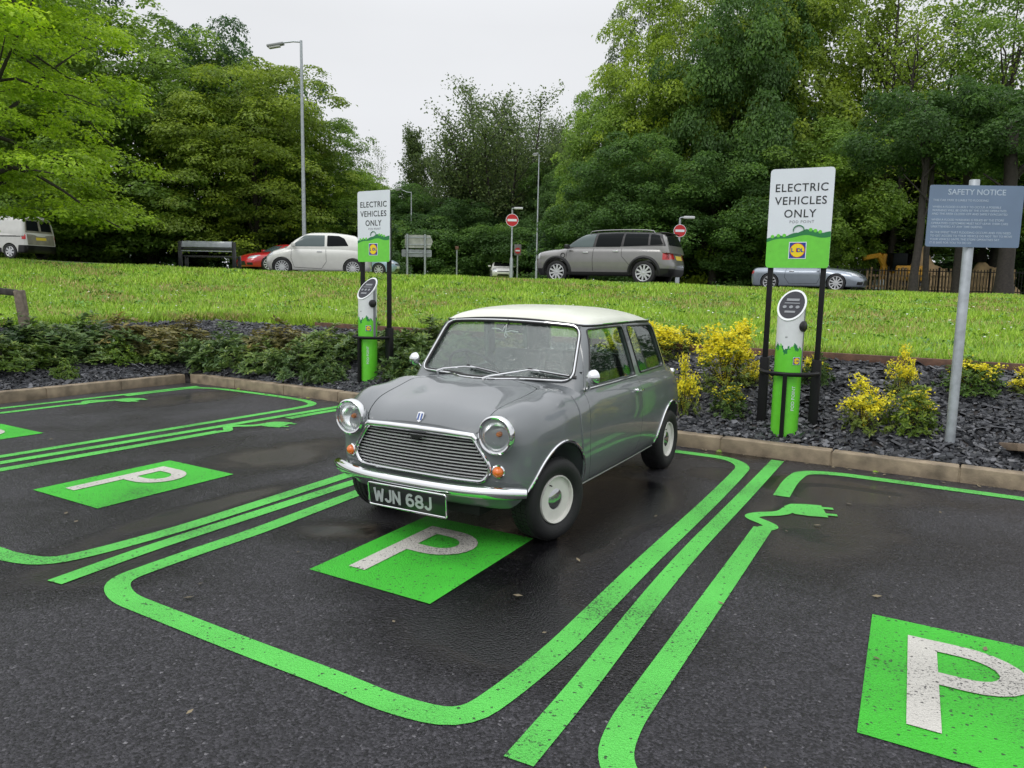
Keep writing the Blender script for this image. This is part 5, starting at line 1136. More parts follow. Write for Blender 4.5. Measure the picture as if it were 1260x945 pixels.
def make_charger():
    """faces local -Y; origin at the foot"""
    root = empty('charge_post', (0, 0, 0)); r = .118; Ht = 1.28; n = 96; V = []; Fc = []; mi = []; rings = 90
    def zt(a): y = r*math.sin(a); return Ht-.13+ (y/r)*.13
    def hill(a): return .79+.018*math.sin(a*5)+.012*math.sin(a*13+1)+.008*math.sin(a*31)
    for i in range(rings+1):
        for j in range(n):
            a = 2*math.pi*j/n; z = (zt(a))*i/rings; V.append((r*math.cos(a), r*math.sin(a), z-.25*(i == 0)))
    for i in range(rings):
        for j in range(n):
            a = 2*math.pi*(j+.5)/n; z = zt(a)*(i+.5)/rings; h = hill(a)
            Fc.append((i*n+j, i*n+(j+1) % n, (i+1)*n+(j+1) % n, (i+1)*n+j)); front = math.sin(a) < .55
            strip = abs(math.cos(a)) > .985
            mi.append(2 if strip and z > .55 else (1 if z > h else (3 if z > h-.035+.02*math.sin(a*9) and z > .72 and math.sin(a*7) > -.55 else 0)))
    Fc.append(tuple(rings*n+j for j in range(n))); mi.append(1)
    me = np_mesh('post', V, Fc, [M['post_green'], M['post_white'], M['grey'], M['hill_green']], mi=mi, sharp=40); po = mobj('post', me, root)
    # slanted oval panel
    T = Matrix.Translation((0, 0, Ht-.13)) @ Matrix.Rotation(math.atan2(.13, r), 4, 'X'); L_ = math.hypot(.13, r)
    def oval(k, z0, z1, nm, m_, parent):
        P = [(r*k*math.cos(t), L_*k*math.sin(t)) for t in np.linspace(0, 2*math.pi, 48, endpoint=False)]
        me = MB().prism(P, z0, z1, 'z').mesh(nm, m_, 40); me.transform(T); return mobj(nm, me, parent)
    rim = oval(1.035, -.008, .006, 'panel_rim', M['post_white'], root); pn = oval(.90, .004, .010, 'display_panel', M['panel'], root)
    dm = MB(); dm.box((0, .055, .012), (.11, .028, .004), bev=.001); dm.box((0, .015, .012), (.13, .010, .004)); me = dm.mesh('screen', M['grey'], None); me.transform(T); mobj('screen', me, pn)
    bm_ = MB()
    for k in (-1, 0, 1): bm_.cyl((k*.055, -.030, .009), (k*.055, -.030, .015), .017, 16)
    bm_.box((0, -.085, .011), (.09, .022, .004)); me = bm_.mesh('button', M['grey'], 30); me.transform(T); mobj('button', me, pn)
    for sg in (1,):
        MB().lathe([(.048, -.01), (.048, .022), (.036, .030), (0, .030)], 24, Matrix.Translation((sg*.106, -.03, .97)) @ Matrix.Rotation(R(90*sg), 4, 'Y') @ Matrix.Rotation(R(15), 4, 'X')).build('socket', M['black'], root)
    logo(root, .060, frame_mx((0.088, -.081, .665), (.675, .738, 0), (.738, -.675, 0)))
    X = frame_mx((.083, -.086, .33), (0, 0, 1), (.695, -.72, 0)); text('lettering', 'POD POINT', .042, M['sign_white'], po, X, depth=.0008)
    text('lettering', 'PP', .02, M['sign_black'], po, frame_mx((0, -.1185, .87), (1, 0, 0), (0, -1, 0)), depth=.0006)
    # foot ring
    return root
def make_ev_sign():
    """board on two posts, origin between the post feet, faces local -Y"""
    root = empty('parking_sign', (0, 0, 0)); hwp = .225
    for sg in (1, -1):
        p = MB(); p.box((sg*hwp, 0, .83), (.045, .045, 2.3), bev=.004); q = p.build('post', M['gloss_black'], root)
        p = MB(); p.box((sg*hwp, 0, .14), (.078, .078, .96), bev=.006); p.build('sleeve', M['gloss_black'], q)
    W2, H2, zb = .535, .870, 1.435
    o = rpoly([(-W2/2, zb), (W2/2, zb), (W2/2, zb+H2), (-W2/2, zb+H2)], .035, 5)
    bd = MB().prism(o, -.040, -.028, 'y').build('board', M['sign_white'], root)
    def hl(x): return zb+.285+.020*math.sin(x*9+1)+.010*math.sin(x*23)+.022*(x/.3)
    xs = np.linspace(-W2/2, W2/2, 50); low = rpoly([(-W2/2, zb), (W2/2, zb), (W2/2, zb+.5), (-W2/2, zb+.5)], [.035, .035, 0, 0], 5)
    gp_ = [q for q in low if q[1] < zb+.1]; gp_ = [(-W2/2, hl(-.3))]+[q for q in gp_ if q[0] < 0][::1]+[q for q in gp_ if q[0] >= 0]+[(x, hl(x)) for x in xs[::-1]][:-1]
    MB().prism(gp_, -.0425, -.041, 'y').build('green_field', M['post_green'], bd)
    hb = MB(); rr = random.Random(3)
    top = [(x, hl(x)+.010+.012*abs(math.sin(x*31))*(1 if (int((x+.3)*14) % 2) else .4)) for x in xs]; bot = [(x, hl(x)-.022-.012*math.sin(x*11)) for x in xs]
    hb.prism(top[::-1]+bot, -.0435, -.0428, 'y'); hb.build('hill_band', M['hill_green'], bd)
    tr = MB()
    for x in (-.22, -.17, -.12, .10, .14, .18): tr.cyl((x, -.0436, hl(x)+.016), (x, -.0440, hl(x)+.016), .016, 10)
    tr.build('tree_print', M['post_green'], bd)
    MB().tube([(.0+.045*math.cos(t), -.0445, hl(0)+.030+.042*math.sin(t)) for t in np.linspace(-.2, math.pi+.2, 24)], .0045, 6).build('arch_print', M['hill_green'], bd)
    for i, w in enumerate(('ELECTRIC', 'VEHICLES', 'ONLY')):
        text('lettering', w, .098, M['sign_black'], bd, frame_mx((0, -.041, zb+.700-i*.113), (1, 0, 0), (0, -1, 0)), depth=.0008, bold=.0008, spacing=1.10, sx=.97)
    text('lettering', 'POD POINT', .034, M['grey'], bd, frame_mx((.02, -.041, zb+.405), (1, 0, 0), (0, -1, 0)), depth=.0006, spacing=1.2)
    logo(bd, .135, frame_mx((0, -.0425, zb+.155), (1, 0, 0), (0, -1, 0)))
    # guard hoop and its front leg round the charge post
    g = [(-hwp, -.03, .50)]+[(-(hwp+.02)*math.cos(t), -.04-.26*math.sin(t), .50) for t in np.linspace(0, math.pi, 17)]+[(hwp, -.03, .50)]
    hp = MB().tube(g, .019, 8, squash=1.0).build('guard_hoop', M['gloss_black'], root)
    MB().box((0.0, -.30, .12), (.034, .034, .76)).build('guard_leg', M['gloss_black'], hp)
    return root
face = math.atan2(N_[1], N_[0])      # local x along the kerb
hp1, hp2 = hit(938, 519), hit(998, 527); hc = hit(965, 531); print('hits', hp1, hp2, hc, 'face', math.degrees(face))
S1 = make_ev_sign(); mid_ = (hp1+hp2)/2; fa = math.atan2(hp2.y-hp1.y, hp2.x-hp1.x); print('sign angle', math.degrees(fa), (hp2-hp1).length)
C1 = make_charger()
def settle(o, p, a, dz=0): o.location = (p.x, p.y, hz(p.x, p.y)+dz); o.rotation_euler = (0, 0, a)
ka = face+R(4)
settle(S1, mid_, ka); settle(C1, mid_+Vector((math.sin(ka)*.15, -math.cos(ka)*.15, 0)), ka-R(7))
tag(S1, 'electric vehicles only sign on black posts, the nearer one standing among yellow flowering shrubs', 'sign', 'electric vehicle bay signs'); tag(C1, 'green and white charge post inside the black hoop right of the parked small saloon', 'charger', 'electric car charge posts')
S2, C2 = copy_tree(S1), copy_tree(C1)
tag(S2, 'electric vehicles only sign on black posts, the farther one in front of the white hatchback', 'sign'); tag(C2, 'green and white charge post among dark green shrubs left of the parked small saloon', 'charger')
h2 = hit(450, 472); ka2 = face-R(2)
c2 = h2+Vector((0.01, .10, 0)); settle(C2, c2, ka2); settle(S2, c2-Vector((math.sin(ka2)*.15, -math.cos(ka2)*.15, 0)), ka2)

def safety():
    b0 = hit(1168, 549); Y = b0.y; topz = at(1197, 222, Y).z; root = empty('safety_sign', (b0.x, b0.y, b0.z), 0, 'blue-grey safety notice board on a galvanised pole in the slate bed', 'sign')
    lx = R(-1.2)
    H_ = topz-b0.z; MB().lathe([(.038, -.3), (.038, H_), (.036, H_+.004), (0, H_+.004)], 24).build('pole', M['galv'], root)
    cz = at(1196, 267, Y).z-b0.z; aa = R(-2); T = Matrix.Translation((0.0, -.045, cz)) @ Matrix.Rotation(aa, 4, 'Z')
    me = MB().prism(rpoly([(-.365, -.240), (.365, -.240), (.365, .240), (-.365, .240)], .018, 3), -.003, .003, 'y').mesh('b', mat('blue_grey_sign_face', (.15, .215, .325), .4, coat=.3, noise=.08, nscale=4)); me.transform(T); bd = mobj('board', me, root)
    X = T @ frame_mx((0, -.0035, 0), (1, 0, 0), (0, -1, 0)); mw = mat('sign_lettering_pale', (.45, .53, .63), .5)
    text('lettering', 'SAFETY NOTICE', .062, mw, bd, X @ Matrix.Translation((0, .185, 0)), depth=.0006, bold=.0006)
    lines = [('THIS CAR PARK IS LIABLE TO FLOODING', .122), ('WHEN A FLOOD IS LIKELY TO OCCUR A POSSIBLE', .070), ('WARNING WILL BE GIVEN BY THE STORE OPERATIVES', .043), ('AND THE AREA CLOSED OFF AND SAFELY EVACUATED', .016),
             ('WHEN A FLOOD WARNING IS ISSUED BY THE STORE', -.030), ('OPERATIVES CUSTOMERS MUST NOT LEAVE THEIR CARS', -.057), ('UNATTENDED AT ANY TIME DURING', -.084), ('IN THE EVENT THAT FLOODING OCCURS AND YOU NEED', -.128), ('TO GET ACCESS TO YOUR VEHICLE DO NOT TRY TO MOVE', -.155), ('YOUR VEHICLE UNTIL THE STORE OPERATIVES SAY', -.182), ('IT IS SAFE FOR YOU TO DO SO', -.209)]
    for tx, yy in lines: text('lettering', tx, .0235, mw, bd, X @ Matrix.Translation((-.335, yy, 0)), depth=.0005, align='LEFT', bold=.0001)
    cl_ = MB()
    for z_ in (-.15, .15): cl_.box((0, -.02, cz+z_), (.11, .05, .03), bev=.004)
    cl_.build('bracket', M['galv'], root)
safety()

# ================================================================== street furniture on the bank
def lamp(px, y0, y1, Y, hx, hy, r0, label, hl=.55):
    b0 = at(px, y1, Y); t_ = at(px, y0, Y); h_ = at(hx, hy, Y); gz = hz(b0.x, b0.y); H_ = t_.z-gz; root = empty('street_lamp', (b0.x, b0.y, gz), 0, label, 'street lamp', 'street lamps')
    MB().lathe([(r0*1.5, -.3), (r0*1.5, 1.1), (r0, 1.15), (r0*.62, H_), (0, H_+.01)], 16).build('pole', M['galv'], root)
    dx = h_.x-b0.x; dz = h_.z-gz; MB().tube([(0, 0, H_-.05), (dx*.35, 0, H_-.04), (dx*.8, 0, dz+.1*(1 if H_ > dz else -.2))], .03, 8).build('arm', M['galv'], root)
    s_ = 1 if dx > 0 else -1
    hd = MB(); hd.box((dx*.8+s_*hl*.45, 0, dz+.02), (hl, .22, .09), rot=Matrix.Rotation(R(10)*s_, 3, 'Y'), bev=.03); hq = hd.build('lamp_head', mat('lamp_housing', (.25, .26, .27), .4), root)
    g = MB(); g.box((dx*.8+s_*hl*.5, 0, dz-.05), (hl*.7, .17, .08), rot=Matrix.Rotation(R(10)*s_, 3, 'Y'), bev=.03); g.build('lens', mat('lamp_diffuser', (.5, .5, .5), .2, coat=1), hq)
lamp(375, 50, 331, 29, 343, 56, .075, 'tall grey street lamp standing behind the white hatchback', .62)
lamp(660, 190, 335, 42, 662, 190, .045, 'thin street lamp just left of the grey crossover', .3)
lamp(506, 236, 330, 62, 491, 233, .06, 'distant street lamp above the direction sign')
def disc_sign(px, cy, ybase, Y, rpx, label, lamp_on=True, hooded=False):
    b0 = at(px, ybase, Y); c = at(px, cy, Y); k = 1/px_m(Y); r = rpx*k; gz = hz(b0.x, b0.y); root = empty('road_sign', (b0.x, b0.y, gz), 0, label, 'road sign', 'no entry signs'); z = c.z-gz
    MB().lathe([(.085, -.3), (.085, 1.05), (.045, 1.2), (.040, z+r+.25)], 14).build('pole', M['galv'], root)
    A = lambda a, b_: (Matrix.Translation((0, -.06, z)) @ Matrix.Rotation(R(90), 4, 'X'))
    T = Matrix.Translation((0, -.05, z)) @ Matrix.Rotation(R(90), 4, 'X')
    rd = mat('sign_red', (.50, .015, .02), .4)
    d = MB().lathe([(r, 0), (r, .012), (0, .012)], 32, T).build('sign_face', M['sign_white'], root); MB().lathe([(r*.93, .012), (r*.93, .016), (0, .016)], 32, T).build('red_disc', rd, d)
    me = MB().box((0, -.070, z), (r*1.45, .004, r*.36)).build('white_bar', M['sign_white'], d)
    if lamp_on:
        a = MB().tube([(0, 0, z+r+.15), (0, -.05, z+r+.25), (.16, -.15, z+r+.27)], .025, 8).build('lamp_arm', M['galv'], root); MB().box((.30, -.2, z+r+.25), (.42, .16, .10), bev=.03).build('sign_lamp', mat('sign_lamp_housing', (.55, .56, .58), .4), a)
disc_sign(629, 271, 336, 38, 7.6, 'tall no entry sign on a pale pole left of the grey crossover, lamp on top')
disc_sign(833, 284, 352, 30, 7.6, 'no entry sign showing behind the tail of the grey crossover')
def plate_sign(px, cy, yb, Y, w, h, label, m_, bar=True):
    b0 = at(px, yb, Y); c = at(px, cy, Y); k = 1/px_m(Y); gz = hz(b0.x, b0.y); root = empty('road_sign', (b0.x, b0.y, gz), 0, label, 'road sign'); z = c.z-gz
    MB().lathe([(.05, -.3), (.045, z)], 10).build('pole', M['galv'], root)
    f = MB().box((0, -.06, z), (w*k, .02, h*k), bev=.008).build('sign_face', m_, root)
    if bar:
        MB().lathe([(w*k*.42, 0), (w*k*.42, .01), (0, .01)], 20, Matrix.Translation((0, -.072, z-.05)) @ Matrix.Rotation(R(90), 4, 'X')).build('red_disc', mat('sign_red', (.45, .02, .02), .4), f); MB().box((0, -.09, z-.05), (w*k*.6, .01, h*k*.13)).build('white_bar', M['sign_white'], f)
plate_sign(636.5, 307.5, 336, 50, 8.5, 13, 'small square no entry plate on a short pole right of the tall one', mat('sign_back_grey', (.16, .15, .15), .5))
plate_sign(562, 305, 334, 50, 4, 4, 'short rusty post with a small cap between the direction sign and the no entry sign', mat('rusty_plate', (.16, .08, .05), .6), bar=False)
def dir_sign():
    Y = 42; k = 1/px_m(Y); b0 = at(512, 328, Y); gz = hz(b0.x, b0.y); root = empty('direction_sign', (b0.x, b0.y, gz), 0, 'pale back of an arrow-ended direction sign on two grey posts', 'road sign')
    X = lambda px: at(px, 300, Y).x-b0.x; Z = lambda py: at(512, py, Y).z-gz
    for px in (501, 523): MB().lathe([(.06, -.3), (.06, Z(288))], 12, Matrix.Translation((X(px), 0, 0))).build('post', M['galv'], root)
    MB().prism([(X(498), Z(305)), (X(529), Z(305)), (X(532.5), Z(297)), (X(529), Z(289)), (X(498), Z(289))], .06, .08, 'y').build('arrow_panel', mat('weathered_sign_back', (.36, .37, .34), .6, noise=.3, nscale=3), root)
    MB().prism(rpoly([(X(494), Z(316)), (X(531), Z(316)), (X(531), Z(307)), (X(494), Z(307))], .08), .06, .08, 'y').build('lower_panel', mat('grey_sign_back', (.26, .28, .30), .6, noise=.2, nscale=3), root)
    fr_ = MB()
    for z_ in (Z(292), Z(301), Z(311)): fr_.box(((X(498)+X(530))/2, .045, z_), (X(530)-X(498), .02, .04))
    fr_.build('rail', M['galv'], root)
dir_sign()
def bench():
    Y = 23.6; a = at(222, 331, Y); b_ = at(289, 334, Y); c = (a+b_)/2; gz = hz(c.x, c.y); W = (b_-a).length-.02; root = empty('bench', (c.x, c.y, gz-.02), math.atan2((b_-a).y, (b_-a).x), 'empty black bench seen from behind on the grass bank left of the red car', 'bench')
    bk = mat('bench_black_wood', (.016, .017, .02), .35, coat=.2); wt = mat('bench_wet_sheen', (.30, .32, .35), .22, coat=.8, noise=.2, nscale=6)  # pale slat colour paints the light reflected off the wet black wood
    for s_ in (1, -1):
        MB().box((s_*W/2, 0, .42), (.10, .09, .88), bev=.012).build('post', bk, root); MB().box((s_*W/2, .45, .21), (.09, .08, .46), bev=.01).build('leg', bk, root)
    sl = MB()
    sl.box((0, .015, .78), (W-.1, .035, .19), rot=Matrix.Rotation(R(-20), 3, 'X'), bev=.010); sl.build('backrest', wt, root)
    MB().box((0, .02, .645), (W-.1, .035, .075), bev=.006).build('lower_board', bk, root); MB().box((0, -.005, .575), (W-.1, .03, .030), bev=.004).build('back_rail', wt, root)
    se = MB()
    for k in range(4): se.box((0, .10+.12*k, .42), (W-.1, .10, .035), bev=.006)
    se.build('seat', bk, root)
bench()
def post_rail():
    b0 = hit(30, 411); root = empty('wooden_fence', (b0.x, b0.y, b0.z), 0, 'short weathered timber post with a dark rail at the left edge', 'fence')
    k = b0.y/FPX; wd = mat('weathered_wood', (.16, .13, .10), .8, noise=.4, nscale=20, bump=.5)
    MB().box((0, 0, .27), (.115, .10, .66), rot=Matrix.Rotation(R(-6), 3, 'Y'), bev=.012).build('post', wd, root)
    e_ = at(-60, 352, b0.y-.3)-Vector((b0.x, b0.y, b0.z)); p = Vector((-.05, 0, .56)); v = e_-p; MB().box(p+v/2, (v.length, .05, .09), rot=Matrix.Rotation(math.atan2(v.y, v.x), 3, 'Z') @ Matrix.Rotation(-math.asin(v.z/v.length), 3, 'Y'), bev=.01).build('rail', mat('dark_wet_rail', (.05, .045, .04), .7, noise=.4, nscale=20), root)
    MB().box(e_+Vector((0, 0, -.30)), (.11, .10, .75), bev=.012).build('post', wd, root)
post_rail()
# railings, digger and spoil beyond the right end of the road
def railings():
    Y = 34.0; xs0, xs1 = at(1030, 340, Y).x, at(1330, 340, Y).x; gz = hz((xs0+xs1)/2, Y); root = empty('metal_railing', (xs0, Y, gz), 0, 'dark vertical-bar metal railings under the trees right of the silver-blue coupe', 'fence'); n = int((xs1-xs0)/.14); mb = MB()
    for i in range(n): mb.box((i*.14, 0, .55), (.026, .026, 1.10))
    mb.build('bars', M['gloss_black'], root)
    r_ = MB(); r_.box(((xs1-xs0)/2, 0, .15), (xs1-xs0, .03, .04)); r_.box(((xs1-xs0)/2, 0, 1.0), (xs1-xs0, .03, .04)); r_.build('rail', M['gloss_black'], root)
    for i in range(0, n, 16): MB().box((i*.14, .03, .58), (.06, .06, 1.18)).build('post', M['gloss_black'], root)
railings()
def paling():
    Y = 36.0; a = at(1066, 350, Y).x; b_ = at(1250, 350, Y).x; gz = hz(a, Y); root = empty('timber_paling', (a, Y, gz), 0, 'pale tan timber paling behind the dark railings', 'fence'); mb = MB(); rr = random.Random(5); x = 0
    while x < b_-a: h_ = rr.uniform(.85, 1.2); mb.box((x, 0, h_/2), (.085, .03, h_), rot=Matrix.Rotation(rr.uniform(-.04, .04), 3, 'Y')); x += rr.uniform(.13, .2)
    mb.build('pales', mat('tan_timber', (.20, .135, .075), .8, noise=.4, nscale=5), root); r_ = MB(); r_.box(((b_-a)/2, .03, .8), (b_-a, .04, .09)); r_.box(((b_-a)/2, .03, .3), (b_-a, .04, .09)); r_.build('rail', mat('tan_timber_rail', (.28, .19, .11), .8), root)
paling()
def digger():
    Y = 39.5; p0 = at(1078, 345, Y); gz = hz(p0.x, Y); root = empty('excavator', (p0.x, Y, gz), 0, 'orange-yellow excavator with raised boom beyond the timber paling', 'excavator'); root.scale = (.74, .74, .80); ye = mat('excavator_yellow', (.55, .27, .02), .5, noise=.15)
    MB().box((1.9, 0, 1.25), (2.0, 1.7, .95), bev=.12).build('body', ye, root); MB().box((1.2, -.3, 1.95), (1.0, .9, 1.1), bev=.08).build('cab', M['tint'], root)
    b_ = MB()
    b_.tube([(.8, 0, 1.2), (.05, 0, 2.35), (-1.0, 0, 2.15)], [.20, .20, .16], 6); b_.build('boom', ye, root); MB().tube([(.45, 0, 2.45), (.35, 0, .8)], [.18, .16], 6).build('dipper_arm', ye, root)
    for s_ in (.7, -.7): t_ = MB(); t_.box((1.8, s_, .38), (2.4, .42, .7), bev=.25); t_.build('track', M['black'], root)
    bk = MB(); bk.prism([(-.25, .1), (.35, .05), (.6, .45), (.5, .85), (.0, .8)], -.4, .4, 'y'); bk.build('bucket', M['galv'], root)
digger()
def heap(px, Y, w, h, label, m_, seed):
    p0 = at(px, 345, Y); rr = np.random.default_rng(seed); n = 26; V = []; Fc = []
    for i in range(n+1):
        for j in range(n+1):
            x = -1+2*i/n; y = -1+2*j/n; d = math.hypot(x, y); z = max(0, 1-d)**.8*h*(1+.25*math.sin(x*7+seed)*math.cos(y*6))+rr.uniform(-.03, .03)*h; V.append((x*w/2, y*w/3, z if d < 1 else -.1))
    for i in range(n):
        for j in range(n): a = i*(n+1)+j; Fc.append((a, a+n+1, a+n+2, a+1))
    o = mobj('spoil_heap', np_mesh('spoil_heap', V, Fc, m_, sharp=40), None, (p0.x, Y, hz(p0.x, Y))); tag(o, label, 'heap', 'spoil heaps')
sandm = mat('sandy_spoil', (.36, .25, .14), .9, noise=.3, nscale=3, bump=.5)
heap(1135, 40, 4.2, 2.0, 'pale sandy spoil heap right of the excavator', sandm, 2); heap(1215, 40, 3.4, 1.8, 'pale sandy spoil heap left of the thick dark trunk', sandm, 4)
# ================================================================== foliage
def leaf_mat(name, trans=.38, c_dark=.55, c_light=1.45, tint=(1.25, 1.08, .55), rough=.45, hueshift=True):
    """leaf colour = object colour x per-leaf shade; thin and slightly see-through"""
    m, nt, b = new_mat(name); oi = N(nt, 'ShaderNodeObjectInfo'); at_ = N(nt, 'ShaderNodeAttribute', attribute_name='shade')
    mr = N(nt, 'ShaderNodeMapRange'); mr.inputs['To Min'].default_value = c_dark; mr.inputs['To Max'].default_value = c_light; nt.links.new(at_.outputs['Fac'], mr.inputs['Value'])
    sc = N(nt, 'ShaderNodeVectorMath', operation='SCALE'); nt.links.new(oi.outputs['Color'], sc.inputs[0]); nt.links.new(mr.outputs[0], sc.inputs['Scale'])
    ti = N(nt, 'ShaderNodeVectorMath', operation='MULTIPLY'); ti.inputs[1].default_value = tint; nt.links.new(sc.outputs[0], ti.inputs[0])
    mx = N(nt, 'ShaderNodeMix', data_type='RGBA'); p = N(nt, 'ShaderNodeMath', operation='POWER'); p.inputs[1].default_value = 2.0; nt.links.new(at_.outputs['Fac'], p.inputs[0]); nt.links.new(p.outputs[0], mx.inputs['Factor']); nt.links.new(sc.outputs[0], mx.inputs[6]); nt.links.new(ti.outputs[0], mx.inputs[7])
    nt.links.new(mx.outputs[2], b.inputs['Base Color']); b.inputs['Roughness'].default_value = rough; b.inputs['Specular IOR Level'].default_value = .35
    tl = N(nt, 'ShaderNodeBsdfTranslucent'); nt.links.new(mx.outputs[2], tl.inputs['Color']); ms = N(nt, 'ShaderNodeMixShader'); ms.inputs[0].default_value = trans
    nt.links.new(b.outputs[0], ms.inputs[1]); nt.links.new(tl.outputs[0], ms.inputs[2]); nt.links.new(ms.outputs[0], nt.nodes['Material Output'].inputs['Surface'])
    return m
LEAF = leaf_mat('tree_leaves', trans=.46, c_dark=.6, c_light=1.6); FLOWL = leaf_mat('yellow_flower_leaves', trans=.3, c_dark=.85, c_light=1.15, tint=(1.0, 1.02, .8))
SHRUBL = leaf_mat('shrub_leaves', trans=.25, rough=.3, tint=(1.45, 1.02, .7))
BARK = mat('wet_bark', (.034, .029, .024), .8, noise=.4, nscale=12, bump=.6, bscale=25)
def unit(v): return v/(np.linalg.norm(v, axis=-1, keepdims=True)+1e-9)
def leaves_mesh(name, C, Nn, size, shade, m, aspect=.62, rg=None, roll=None):
    """one folded rhombus per leaf at C, facing Nn"""
    n = len(C); rg = rg or rng; T = unit(np.cross(Nn, rg.normal(size=(n, 3)))) if roll is None else roll; B = unit(np.cross(Nn, T)); L = size[:, None]; W = L*aspect
    V = np.stack([C-T*L*.5, C+B*W*.5+Nn*L*.06, C+T*L*.5-Nn*L*.10, C-B*W*.5+Nn*L*.06], 1).reshape(-1, 3)
    return np_mesh(name, V, np.arange(4*n).reshape(n, 4), m, attr={'shade': shade})
def crown_mesh(name, lobes, n_cl, per, cr, leaf, seed, flat=.6, inner=.15, up=.5, droop=.25, spray=0.0, shade_amp=.5):
    """lobes: [(x,y,z,rx,ry,rz)]. The crown is many leafy bosses set on the lobes; each boss carries its leaves on its
    outer and upper side only, so hollows stay open and dark between them"""
    g = np.random.default_rng(seed); lb = np.array(lobes, float); area = (lb[:, 3]*lb[:, 5]+lb[:, 3]*lb[:, 4]); pick = g.choice(len(lb), n_cl, p=area/area.sum()); L = lb[pick]
    d = unit(g.normal(size=(n_cl, 3))); r = np.where(g.uniform(0, 1, n_cl) < inner, g.uniform(.3, .7, n_cl), g.uniform(.78, 1.06, n_cl))
    Cc = L[:, :3]+d*L[:, 3:6]*r[:, None]; mid = np.average(lb[:, :3], axis=0, weights=area); gl = unit((Cc-mid)*np.array([1, 1, .6])); k = Cc[:, 2] > .25; Cc, d, gl = Cc[k], d[k], gl[k]; n_cl = len(Cc)
    ax = unit(gl*.9+d*.25+np.array([0, 0, .55])); R_l = cr*g.uniform(.55, 1.35, n_cl); sh_c = g.uniform(0, 1, n_cl); cnt = np.maximum((per*(R_l/cr)**2).astype(int), 8); idx = np.repeat(np.arange(n_cl), cnt); n = len(idx)
    v = unit(g.normal(size=(n, 3))+ax[idx]*1.15); rr = R_l[idx]*np.where(g.uniform(0, 1, n) < .8, g.uniform(.82, 1.12, n), g.uniform(.4, 1.3, n))
    # ragged outline: leafy twigs standing out of the boss
    rr *= 1+.22*np.maximum(0, np.sin(v[:, 0]*9+idx)*np.sin(v[:, 1]*8+idx*2)); off = v*rr[:, None]; off[:, 2] *= flat; P = Cc[idx]+off
    if spray > 0: P += gl[idx]*np.array([1, 1, 0])*(rr*spray*g.uniform(0, 1, n)**2)[:, None]
    P[:, 2] -= droop*(off[:, 0]**2+off[:, 1]**2)/R_l[idx]*.6
    Nn = unit(np.array([0, 0, 1.0])*up+v*.7+g.normal(size=(n, 3))*.42); sz = leaf*g.uniform(.65, 1.35, n)
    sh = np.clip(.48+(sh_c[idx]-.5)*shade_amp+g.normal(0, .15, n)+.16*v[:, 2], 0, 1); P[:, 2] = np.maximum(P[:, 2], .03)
    return leaves_mesh(name, P, Nn, sz, sh, LEAF, rg=g)
def limbs(mb, base, tips, r0, seed, bend=.12, trunk_top=None, sides=7):
    g = random.Random(seed)
    tt = Vector(trunk_top) if trunk_top is not None else None
    if tt is not None:
        pts = [Vector(base)+(tt-Vector(base))*(i/6)+Vector((g.uniform(-1, 1), g.uniform(-1, 1), 0))*r0*.5*(i > 0) for i in range(7)]
        mb.tube(pts, [r0*(1.25 if i == 0 else 1-.75*i/6) for i in range(7)], 10)
    for t_ in tips:
        t_ = Vector(t_)
        if tt is not None: f = g.uniform(.25, .85); s_ = Vector(base).lerp(tt, f); rr = r0*(1-.75*f)*.55
        else: s_ = Vector(base)+Vector((g.uniform(-.1, .1), g.uniform(-.1, .1), 0)); rr = r0*.7
        L = (t_-s_).length; pts = []
        for i in range(6):
            u = i/5; p = s_.lerp(t_, u); p.z += math.sin(u*math.pi)*L*bend*.3; p += Vector((g.uniform(-1, 1), g.uniform(-1, 1), g.uniform(-1, 1)))*L*.025*(0 < i < 5); pts.append(p)
        mb.tube(pts, [rr*(1-.82*i/5) for i in range(6)], sides)
def lobes_round(w, h, z0, seed, n=12, lump=.34):
    g = random.Random(seed); out = [(0, 0, (z0+h)/2, w*.36, w*.36, (h-z0)*.42)]
    for i in range(n):
        a = 2*math.pi*i/n*2.4+g.uniform(-.3, .3); u = (i+.5)/n; z = z0+(h-z0)*(.08+.80*u); prof = math.sin(math.pi*min(1, (.16+.86*(1-u)**.9 if u > .35 else .55+u)))
        rad = w*.5*(.35+.42*math.sqrt(max(0, 1-((u-.38)/.68)**2))); rr = w*lump*g.uniform(.55, .85)
        out.append((math.cos(a)*(rad-rr*.4), math.sin(a)*(rad-rr*.4), z, rr, rr, rr*g.uniform(.6, .95)*min(1.4, (h-z0)/w)))
    out.append((g.uniform(-.1, .1)*w, 0, h-w*.17, w*.2, w*.2, w*.17)); return out
def lobe_tips(lobes, k, seed):
    g = random.Random(seed); L = g.sample(lobes, min(k, len(lobes))); return [(l[0]*.9, l[1]*.9, l[2]+l[5]*.2) for l in L]
KIND = {}
def make_kind(key, w, h, z0, seed, n_cl, per, cr, leaf, trunk=.20, n=12, lump=.34, **kw):
    lb = lobes_round(w, h, z0, seed, n, lump); cm = crown_mesh('crown', lb, n_cl, per, cr, leaf, seed, **kw)
    tm = MB(); limbs(tm, (0, 0, -.3), lobe_tips(lb, 10, seed), trunk, seed, trunk_top=(0, 0, h*.72)); KIND[key] = (w, h, cm, tm.mesh('trunk', BARK, 60))
make_kind('broadA', 9, 10.5, .5, 11, 300, 270, .78, .16, .24, n=18)
make_kind('broadB', 7.5, 11, .6, 23, 310, 230, .66, .15, .22, n=18, flat=.75)
make_kind('layer', 8.5, 9.5, .4, 37, 430, 190, .74, .14, .2, n=18, flat=.30, droop=.45, up=.9, spray=.55, shade_amp=.6)
make_kind('bush', 5, 4.2, .1, 41, 130, 200, .58, .14, .10, n=10)
